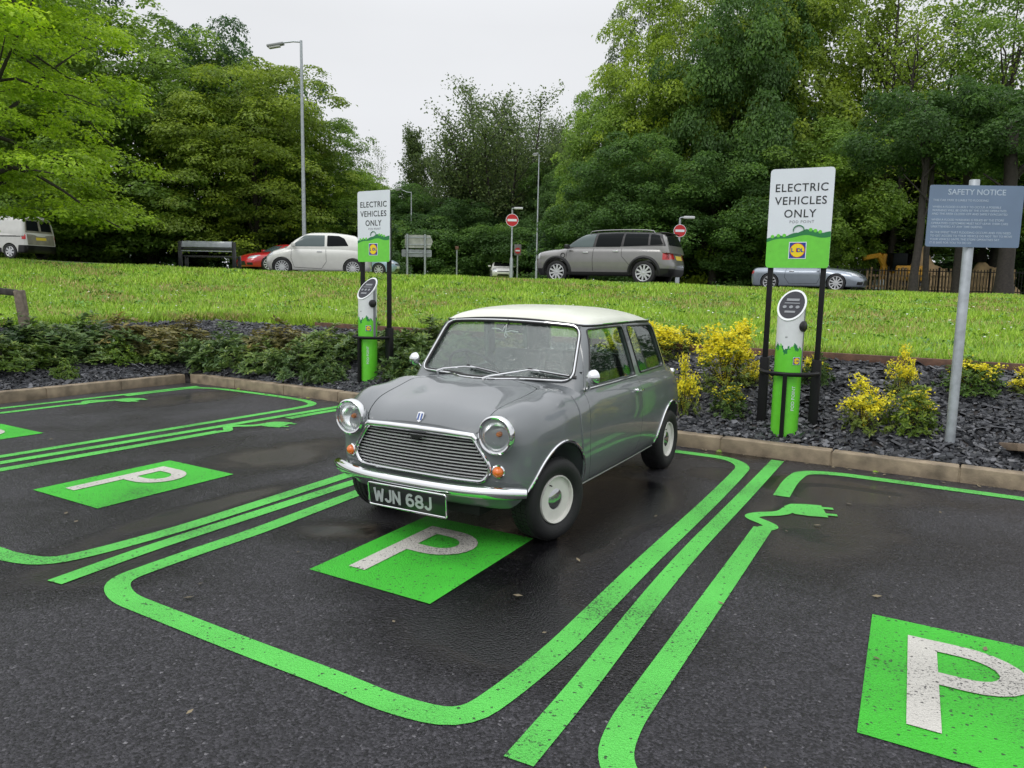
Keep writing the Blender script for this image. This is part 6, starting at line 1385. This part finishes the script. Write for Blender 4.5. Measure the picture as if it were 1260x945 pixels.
make_kind('open', 8, 13, 2.2, 53, 300, 120, .58, .13, .26, n=20, lump=.26, inner=.1, flat=.5, spray=.3)
def airy_kind(key, w, h, seed, stems, nb, per, leaf, zlow=.28, spread=.5, r0=.13, ca=.30):
    """many ascending stems with sparse leaf tufts along fine side branches"""
    g = random.Random(seed); ng = np.random.default_rng(seed); mb = MB(); pts = []
    for s_ in range(stems):
        a = g.uniform(0, 6.28); rad = w*.5*math.sqrt(g.uniform(0, 1)); top = Vector((math.cos(a)*rad, math.sin(a)*rad, h*g.uniform(.72, 1.0)*(1-.30*(rad/(w*.5))**2))); b0 = Vector((math.cos(a)*rad*.22, math.sin(a)*rad*.22, -.3))
        P = [b0.lerp(top, i/9)+Vector((math.cos(a), math.sin(a), 0))*math.sin(i/9*math.pi)*rad*.12+Vector((g.uniform(-1, 1), g.uniform(-1, 1), 0))*.06 for i in range(10)]
        mb.tube(P, [r0*(1-.9*i/9) for i in range(10)], 6)
        for _ in range(nb):
            f = g.uniform(zlow, .99); i = min(8, int(f*9)); q = P[i].lerp(P[i+1], f*9-i); aa = g.uniform(0, 6.28); L = h*g.uniform(.07, .16)*(1.15-f*.6); e_ = q+Vector((math.cos(aa)*L*spread*1.6, math.sin(aa)*L*spread*1.6, L))
            mb.tube([q, q.lerp(e_, .5)+Vector((0, 0, -.05)), e_], [r0*.20, r0*.12, r0*.04], 4)
            for u in np.linspace(.25, 1.1, 7): pts.append(tuple(q.lerp(e_, float(u))))
    P = np.array(pts); idx = np.repeat(np.arange(len(P)), per); n = len(idx); Q = P[idx]+ng.normal(size=(n, 3))*ca*np.array([1, 1, .8])
    cm = leaves_mesh('crown', Q, unit(ng.normal(size=(n, 3))+np.array([0, 0, .4])), leaf*ng.uniform(.7, 1.3, n), np.clip(ng.normal(.5, .22, n), 0, 1), LEAF, rg=ng)
    KIND[key] = (w, h, cm, mb.mesh('trunk', BARK, 60))
airy_kind('airy', 8, 14, 61, 22, 34, 11, .15, zlow=.20)
airy_kind('poplar', 2.4, 8.5, 67, 5, 40, 14, .13, zlow=.12, r0=.09, ca=.16)
airy_kind('sparse', 4, 8, 71, 9, 18, 5, .10, zlow=.35, r0=.06, ca=.22)
airy_kind('branchy', 9, 14, 73, 22, 22, 7, .14, zlow=.34, spread=.8, r0=.15, ca=.30)
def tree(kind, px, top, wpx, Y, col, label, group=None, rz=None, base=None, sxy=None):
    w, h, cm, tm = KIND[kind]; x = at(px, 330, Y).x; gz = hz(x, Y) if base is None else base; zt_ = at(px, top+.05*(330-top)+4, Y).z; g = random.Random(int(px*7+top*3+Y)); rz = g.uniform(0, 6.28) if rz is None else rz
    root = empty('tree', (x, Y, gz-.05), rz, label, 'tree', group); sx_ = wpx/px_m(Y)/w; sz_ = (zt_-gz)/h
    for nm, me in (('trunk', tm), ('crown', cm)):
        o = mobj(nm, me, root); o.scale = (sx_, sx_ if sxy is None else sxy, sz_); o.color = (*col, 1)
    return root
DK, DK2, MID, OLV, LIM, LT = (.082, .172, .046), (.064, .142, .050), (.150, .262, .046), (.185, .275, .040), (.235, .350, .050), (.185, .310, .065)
GL, GR, GM = 'trees behind the road at the left', 'trees behind the road at the right', 'distant trees in the middle of the view'
# left mass
tree('broadA', -70, -110, 300, 48, DK2, 'very tall blue-green tree rising out of the top left corner', GL)
tree('broadB', 40, -70, 220, 46, DK2, 'tall dark blue-green tree behind the bright maple', GL)
tree('layer', 190, -14, 270, 41, MID, 'broad layered olive-green tree with the highest round top at the left', GL)
tree('layer', 95, 30, 260, 39, MID, 'layered green tree hanging over the grass left of the bench', GL)
tree('layer', 315, 52, 225, 39.5, OLV, 'olive-green layered tree directly above the bench and red car', GL)
tree('broadB', 270, 22, 140, 45, DK2, 'dark tree top showing behind the two layered trees', GL)
tree('broadB', 347, 86, 115, 46, DK, 'dark pointed tree top just left of the tall street lamp', GL)
tree('layer', 388, 132, 150, 42, MID, 'mid-green tree around the tall street lamp', GL)
tree('broadA', 425, 205, 110, 48, MID, 'low mid-green tree right of the tall street lamp', GL)
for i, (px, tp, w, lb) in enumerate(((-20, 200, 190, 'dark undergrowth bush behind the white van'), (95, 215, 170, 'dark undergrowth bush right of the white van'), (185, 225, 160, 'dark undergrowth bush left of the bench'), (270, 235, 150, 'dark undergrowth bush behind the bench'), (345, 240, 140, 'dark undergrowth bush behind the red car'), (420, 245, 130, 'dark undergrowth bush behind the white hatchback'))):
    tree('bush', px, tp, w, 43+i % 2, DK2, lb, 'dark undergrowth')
# middle
tree('sparse', 456, 148, 52, 86, (.12, .18, .08), 'thin sparse tree against the sky above the left electric vehicles sign', GM)
tree('sparse', 430, 150, 40, 89, (.12, .18, .08), 'thin sparse tree half hidden behind the low mid-green tree', GM)
tree('poplar', 517, 140, 46, 74, (.10, .155, .06), 'narrow pointed tree against the sky right of the left sign', GM)
tree('airy', 618, 58, 175, 70, (.11, .17, .065), 'tallest airy tree with many dark stems in the middle of the sky', GM)
tree('airy', 676, 96, 110, 74, (.11, .17, .065), 'airy tree right behind the tallest airy one', GM)
tree('airy', 572, 168, 90, 72, (.11, .17, .065), 'shorter airy tree left of the tallest airy one', GM)
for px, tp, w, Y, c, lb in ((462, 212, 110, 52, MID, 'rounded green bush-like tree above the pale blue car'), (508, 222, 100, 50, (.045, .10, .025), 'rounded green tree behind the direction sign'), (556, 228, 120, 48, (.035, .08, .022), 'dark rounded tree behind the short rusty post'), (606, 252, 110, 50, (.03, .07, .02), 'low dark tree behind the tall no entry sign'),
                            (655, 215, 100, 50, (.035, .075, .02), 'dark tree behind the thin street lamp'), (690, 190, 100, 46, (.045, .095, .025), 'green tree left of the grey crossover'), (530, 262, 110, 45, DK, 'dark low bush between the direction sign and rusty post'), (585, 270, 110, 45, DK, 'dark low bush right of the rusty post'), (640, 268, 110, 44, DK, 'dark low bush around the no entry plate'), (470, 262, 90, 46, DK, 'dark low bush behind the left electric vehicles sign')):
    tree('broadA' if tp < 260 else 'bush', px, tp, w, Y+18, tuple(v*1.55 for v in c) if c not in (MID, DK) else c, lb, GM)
# right mass
tree('broadB', 742, 92, 125, 46, LT, 'light green tree at the left end of the right-hand wood', GR)
tree('broadA', 768, 165, 170, 41, DK, 'dark green tree behind the grey crossover', GR)
tree('open', 792, -60, 120, 54, (.08, .13, .045), 'tall thin-topped tree at the edge of the sky', GR)
tree('layer', 818, -48, 190, 45, LIM, 'lime-green tree high above the grey crossover', GR)
tree('broadA', 895, -55, 180, 42, DK, 'tall dark green tree left of the nearer electric vehicles sign', GR)
tree('broadA', 875, 165, 190, 40, DK, 'dark green low-hanging tree between the crossover and the coupe', GR)
tree('broadB', 965, -60, 200, 44, OLV, 'tall olive-green tree above the nearer electric vehicles sign', GR)
tree('broadA', 975, 120, 200, 41, MID, 'mid-green tree behind the nearer electric vehicles sign', GR)
tree('branchy', 1085, -70, 250, 44, LIM, 'tall tree with long bare slanting branches against the sky', GR)
tree('layer', 1090, 165, 210, 46, (.04, .085, .02), 'dark-based tree left of the safety notice', GR, base=3.6)
tree('open', 1225, -90, 240, 42, MID, 'tall open tree filling the top right corner', GR)
tree('layer', 1205, 120, 260, 43, MID, 'wide layered tree spreading above the safety notice', GR, base=3.4)
tree('broadB', 1320, 20, 220, 45, DK, 'dark tree cut by the right edge of the picture', GR)
tree('open', 945, -110, 200, 47, LT, 'tall light green tree filling the sky behind the nearer electric vehicles sign', GR)
tree('bush', 1012, 262, 85, 40, MID, 'small bright bush right of the nearer sign behind the coupe', GR)
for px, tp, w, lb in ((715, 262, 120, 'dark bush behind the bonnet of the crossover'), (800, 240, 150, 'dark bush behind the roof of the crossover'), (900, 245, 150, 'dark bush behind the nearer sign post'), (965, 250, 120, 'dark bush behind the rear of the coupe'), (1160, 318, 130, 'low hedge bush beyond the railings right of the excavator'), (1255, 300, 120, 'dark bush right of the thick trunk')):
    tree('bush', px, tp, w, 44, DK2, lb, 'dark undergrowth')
def lone_trunk(px, Y, r, label, lean=0.0):
    x = at(px, 340, Y).x; gz = hz(x, Y); root = empty('tree', (x, Y, gz-.1), 0, label, 'tree', GR); mb = MB(); g = random.Random(px)
    P = [Vector((lean*i+g.uniform(-.04, .04), 0, i*.95)) for i in range(8)]; mb.tube(P, [r*(1.25 if i == 0 else 1-.05*i) for i in range(8)], 12)
    for k in range(4): a = P[3+k]; mb.tube([a, a+Vector((g.uniform(-1.2, 1.2), g.uniform(-.4, .4), .9)), a+Vector((g.uniform(-2.2, 2.2), 0, 2.0))], [r*.4, r*.25, r*.1], 6)
    mb.build('trunk', BARK, root, sharp=60)
    lb = [(0, 0, 7.2, 2.0, 1.8, 1.5), (1.4, 0, 6.2, 1.4, 1.2, 1.0), (-1.4, .2, 6.4, 1.4, 1.2, 1.0)]; o = mobj('crown', KIND['lone'], root); o.color = (.07, .15, .04, 1)
KIND['lone'] = crown_mesh('crown', [(0, 0, 6.9, 2.2, 1.8, 1.5), (1.4, 0, 5.9, 1.4, 1.2, .8), (-1.5, .2, 6.1, 1.4, 1.2, .8)], 60, 190, .55, .14, 97)
lone_trunk(1124, 31.5, .17, 'slim dark trunk left of the safety notice pole', .03); lone_trunk(1139, 32.5, .13, 'thinner second trunk just left of the safety notice pole', -.02); lone_trunk(1178, 33, .20, 'dark trunk behind the safety notice pole'); lone_trunk(1238, 31, .33, 'thick dark trunk at the right edge behind the safety notice', -.05)
# far wood behind everything
def far_wood():
    g = np.random.default_rng(5); n = 60000; x = g.uniform(-110, 110, n); h = 6.5+1.8*np.sin(x*.21)+1.2*np.sin(x*.57+1); z = h*g.uniform(0, 1, n)**.75; z[42000:] = g.uniform(-.8, 2.6, 18000); y = 84+g.uniform(-3, 3, n)+2*np.sin(x*.8)
    me = leaves_mesh('far_wood', np.stack([x, y, z+1.3], 1), unit(g.normal(size=(n, 3))+np.array([0, -.6, .6])), g.uniform(.35, .8, n), np.clip(g.normal(.45, .2, n), 0, 1), LEAF, rg=g); o = mobj('far_wood', me); o.color = (.05, .11, .035, 1); tag(o, kind='stuff')
far_wood()
# the near bright maple
def maple():
    x, Y = at(-20, 300, 20).x, 20.0; gz = hz(x, Y); g = random.Random(9); mb = MB(); lb = []
    tips = []
    for i in range(34):
        u = (i+.5)/34; a = i*2.39996; z = 1.05+7.4*u; rad = 3.7*math.sqrt(max(.05, 1-((u-.25)/.85)**2)); tips.append((math.cos(a)*rad, math.sin(a)*rad, z-.3)); lb.append((math.cos(a)*rad*.80, math.sin(a)*rad*.80, z, .95, .95, .42))
        lb.append((math.cos(a)*rad*.42, math.sin(a)*rad*.42, z+.25, .9, .9, .45))
    cm = crown_mesh('crown', lb, 520, 130, .46, .115, 19, flat=.25, inner=.3, up=1.0, droop=.55, spray=.9, shade_amp=.5)
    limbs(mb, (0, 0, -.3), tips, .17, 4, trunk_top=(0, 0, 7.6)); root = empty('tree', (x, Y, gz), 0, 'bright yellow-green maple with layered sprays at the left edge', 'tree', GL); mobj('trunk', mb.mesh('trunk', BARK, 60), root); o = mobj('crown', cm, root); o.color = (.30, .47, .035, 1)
maple()

# ================================================================== shrubs in the bed
def shrub_mesh(name, w, h, n_tip, seed, leaf, whorl=7, flower=0.0, lumpy=.2):
    """dome of stem tips, each with a whorl of pointed leaves; material 1 = flower/new-growth colour"""
    g = np.random.default_rng(seed); d = unit(g.normal(size=(n_tip, 3))); d[:, 2] = np.abs(d[:, 2]); r = g.uniform(.45, 1.0, n_tip)**.55*(1+lumpy*np.sin(d[:, 0]*5+seed)*np.cos(d[:, 1]*4)); P = d*np.array([w/2, w/2, h])*r[:, None]; P[:, 2] = np.maximum(P[:, 2], .03)
    out = unit(d+np.array([0, 0, .5])+g.normal(size=(n_tip, 3))*.25); idx = np.repeat(np.arange(n_tip), whorl); n = len(idx); o = out[idx]
    s_ = unit(np.cross(o, g.normal(size=(n, 3)))); dirn = unit(s_*.85+o*g.uniform(.1, .8, (n, 1))); sz = leaf*g.uniform(.7, 1.25, n)
    C = P[idx]+dirn*sz[:, None]*.5-o*g.uniform(0, 1, (n, 1))*leaf*.6; Nn = unit(o-dirn*(np.sum(o*dirn, 1)[:, None])+g.normal(size=(n, 3))*.25)
    fl = (P[:, 2] > h*.45) & (g.uniform(0, 1, n_tip) < flower) if flower > 0 else np.zeros(n_tip, bool)
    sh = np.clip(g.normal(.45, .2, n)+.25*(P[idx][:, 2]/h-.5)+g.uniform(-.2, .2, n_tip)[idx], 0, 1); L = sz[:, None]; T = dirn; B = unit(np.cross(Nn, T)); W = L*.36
    V = np.stack([C-T*L*.5, C+B*W*.5+Nn*L*.05, C+T*L*.5-Nn*L*.12, C-B*W*.5+Nn*L*.05], 1).reshape(-1, 3)
    me = np_mesh(name, V, np.arange(4*n).reshape(n, 4), [SHRUBL], attr={'shade': sh}); fm = None
    if flower > 0:
        k = 28; Pf = P[fl]; nf = len(Pf)*k; ii = np.repeat(np.arange(len(Pf)), k); Cf = Pf[ii]+g.normal(size=(nf, 3))*.040*np.array([1, 1, .8])+np.array([0, 0, .03])
        ks = 14; si = np.repeat(np.arange(len(Pf)), ks); u = np.tile(np.linspace(.12, 1, ks), len(Pf))[:, None]; Cs = Pf[si]*u+np.array([0, 0, .02]); Cf = np.concatenate([Cf, Cs]); nf = len(Cf)
        fm = leaves_mesh('flowers', Cf, unit(g.normal(size=(nf, 3))+np.array([0, 0, .8])), np.concatenate([g.uniform(.022, .050, nf-len(Cs)), np.full(len(Cs), .016)]), np.clip(g.normal(.6, .25, nf), 0, 1), FLOWL, rg=g)

    st_ = MB(); rr = random.Random(seed)
    for i in range(min(22, n_tip)): q = Vector(P[i]); st_.tube([(0, 0, -.05), q*.5+Vector((rr.uniform(-.03, .03), rr.uniform(-.03, .03), 0)), q], [.009, .006, .003], 5)
    return me, fm, st_.mesh('stems', BARK, 60)
SH = {'dark': [shrub_mesh('leaves', 1.0, .62, 260, 101+i, .108, 8, lumpy=.4) for i in range(3)], 'light': [shrub_mesh('leaves', .8, .5, 220, 121, .070, 7)],
      'yellow': [shrub_mesh('leaves', .62, .78, 190, 131, .060, 7, flower=.95, lumpy=.35), shrub_mesh('leaves', .55, .50, 130, 132, .058, 7, flower=.7, lumpy=.35)], 'choisya': [shrub_mesh('leaves', .60, .50, 210, 141, .062, 8, flower=.12)]}
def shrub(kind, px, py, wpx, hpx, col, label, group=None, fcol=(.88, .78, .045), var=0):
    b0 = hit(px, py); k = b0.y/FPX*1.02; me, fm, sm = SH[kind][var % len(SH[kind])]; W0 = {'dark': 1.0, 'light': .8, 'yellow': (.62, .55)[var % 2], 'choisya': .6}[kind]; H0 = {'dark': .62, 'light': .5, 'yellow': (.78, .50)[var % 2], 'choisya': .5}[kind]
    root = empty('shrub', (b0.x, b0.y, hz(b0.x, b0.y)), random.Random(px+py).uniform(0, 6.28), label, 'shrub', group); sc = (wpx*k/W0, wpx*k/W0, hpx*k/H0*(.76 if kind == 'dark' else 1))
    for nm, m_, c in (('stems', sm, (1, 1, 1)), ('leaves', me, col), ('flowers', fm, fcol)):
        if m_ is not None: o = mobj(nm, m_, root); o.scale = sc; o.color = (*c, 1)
GD, GY = 'dark leafy shrubs in the slate bed at the left', 'yellow-flowered shrubs in the slate bed at the right'
sg1, sg2, sg3 = (.095, .18, .055), (.135, .235, .06), (.17, .18, .065)
LS = [(45, 432, 100, 48, sg1, 'dark shrub right of the leaning timber post'), (105, 430, 110, 46, sg1, 'dark shrub second from the timber post along the grass edge'), (165, 432, 105, 44, sg3, 'brownish dark shrub at the grass edge above the bright green seedling'), (4, 430, 80, 44, (.03, .07, .025), 'dark shrub under the timber rail at the left edge'),
      (48, 446, 74, 30, sg2, 'mid-green shrub in front of the timber post'), (5, 455, 90, 45, (.09, .17, .03), 'bright green shrub at the left edge of the bed'), (118, 444, 66, 26, sg2, 'mid-green low shrub left of the bright green seedling'), (186, 444, 62, 28, sg2, 'mid-green low shrub right of the bright green seedling'),
      (222, 424, 80, 34, sg3, 'small brownish shrub under the timber edging'), (236, 444, 66, 36, sg1, 'dark shrub just left of the kerb corner'), (285, 446, 100, 50, sg1, 'dark shrub behind the kerb corner'), (262, 456, 44, 30, sg2, 'low green shrub touching the kerb corner'), (322, 455, 74, 42, sg2, 'leafy shrub on the kerb right of the corner'),
      (345, 434, 95, 44, sg3, 'brownish shrub in the middle of the left bed near the grass'), (366, 461, 66, 42, sg1, 'dark shrub on the kerb halfway to the left charge post'), (405, 442, 100, 50, sg2, 'green shrub behind and left of the left charge post'), (402, 468, 52, 38, sg1, 'dark shrub touching the left charge post'), (462, 440, 90, 48, sg1, 'dark shrub behind the left charge post'),
      (500, 468, 50, 36, sg2, 'green shrub just right of the left charge post'), (516, 464, 80, 50, sg1, 'dark shrub behind the right front wing of the small saloon'), (522, 438, 100, 50, sg2, 'green shrub at the grass edge left of the saloon roof'), (572, 446, 100, 48, sg1, 'dark shrub seen through the windscreen of the saloon'), (630, 448, 90, 42, sg3, 'brownish shrub hidden behind the saloon windscreen')]
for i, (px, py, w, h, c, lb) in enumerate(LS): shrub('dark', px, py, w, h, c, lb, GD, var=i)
shrub('light', 80, 466, 34, 22, (.13, .24, .04), 'small pale green seedling near the left kerb', GD); shrub('light', 147, 447, 46, 28, (.14, .26, .035), 'bright green seedling in the middle of the left bed', GD)
YL = [('yellow', 812, 442, 62, 42, 0, 'yellow shrub right behind the saloon roof'), ('yellow', 770, 450, 70, 46, 0, 'yellow shrub seen through the rear side window of the saloon'), ('yellow', 842, 512, 34, 56, 1, 'narrow yellow shrub beside the saloon rear wheel'), ('yellow', 893, 482, 72, 82, 0, 'largest yellow shrub between the saloon and the nearer charge post'),
      ('yellow', 928, 474, 36, 22, 1, 'small yellow shrub peeping out left of the nearer charge post'), ('yellow', 1062, 530, 58, 50, 1, 'low yellow shrub right of the nearer charge post'), ('yellow', 1108, 488, 34, 46, 1, 'small upright yellow shrub above the green one'), ('yellow', 1262, 488, 40, 26, 1, 'yellow shrub cut by the right edge of the picture')]
for kd, px, py, w, h, v_, lb in YL: shrub(kd, px, py, w, h, (.17, .25, .045), lb, GY, var=v_)
GG = 'green shrubs in the slate bed at the right'
for px, py, w, h, c, lb in ((898, 512, 46, 40, (.075, .15, .035), 'low green shrub under the largest yellow shrub'), (1004, 474, 42, 38, (.06, .13, .03), 'green shrub just right of the nearer charge post'), (1122, 532, 62, 56, (.14, .24, .035), 'bright green shrub between the yellow shrubs and the notice pole'), (1192, 482, 72, 42, (.10, .20, .04), 'light green shrub at the grass edge behind the notice pole'), (848, 432, 36, 26, (.05, .10, .03), 'small dark green shrub left of the largest yellow shrub')):
    shrub('choisya', px, py, w, h, c, lb, GG)
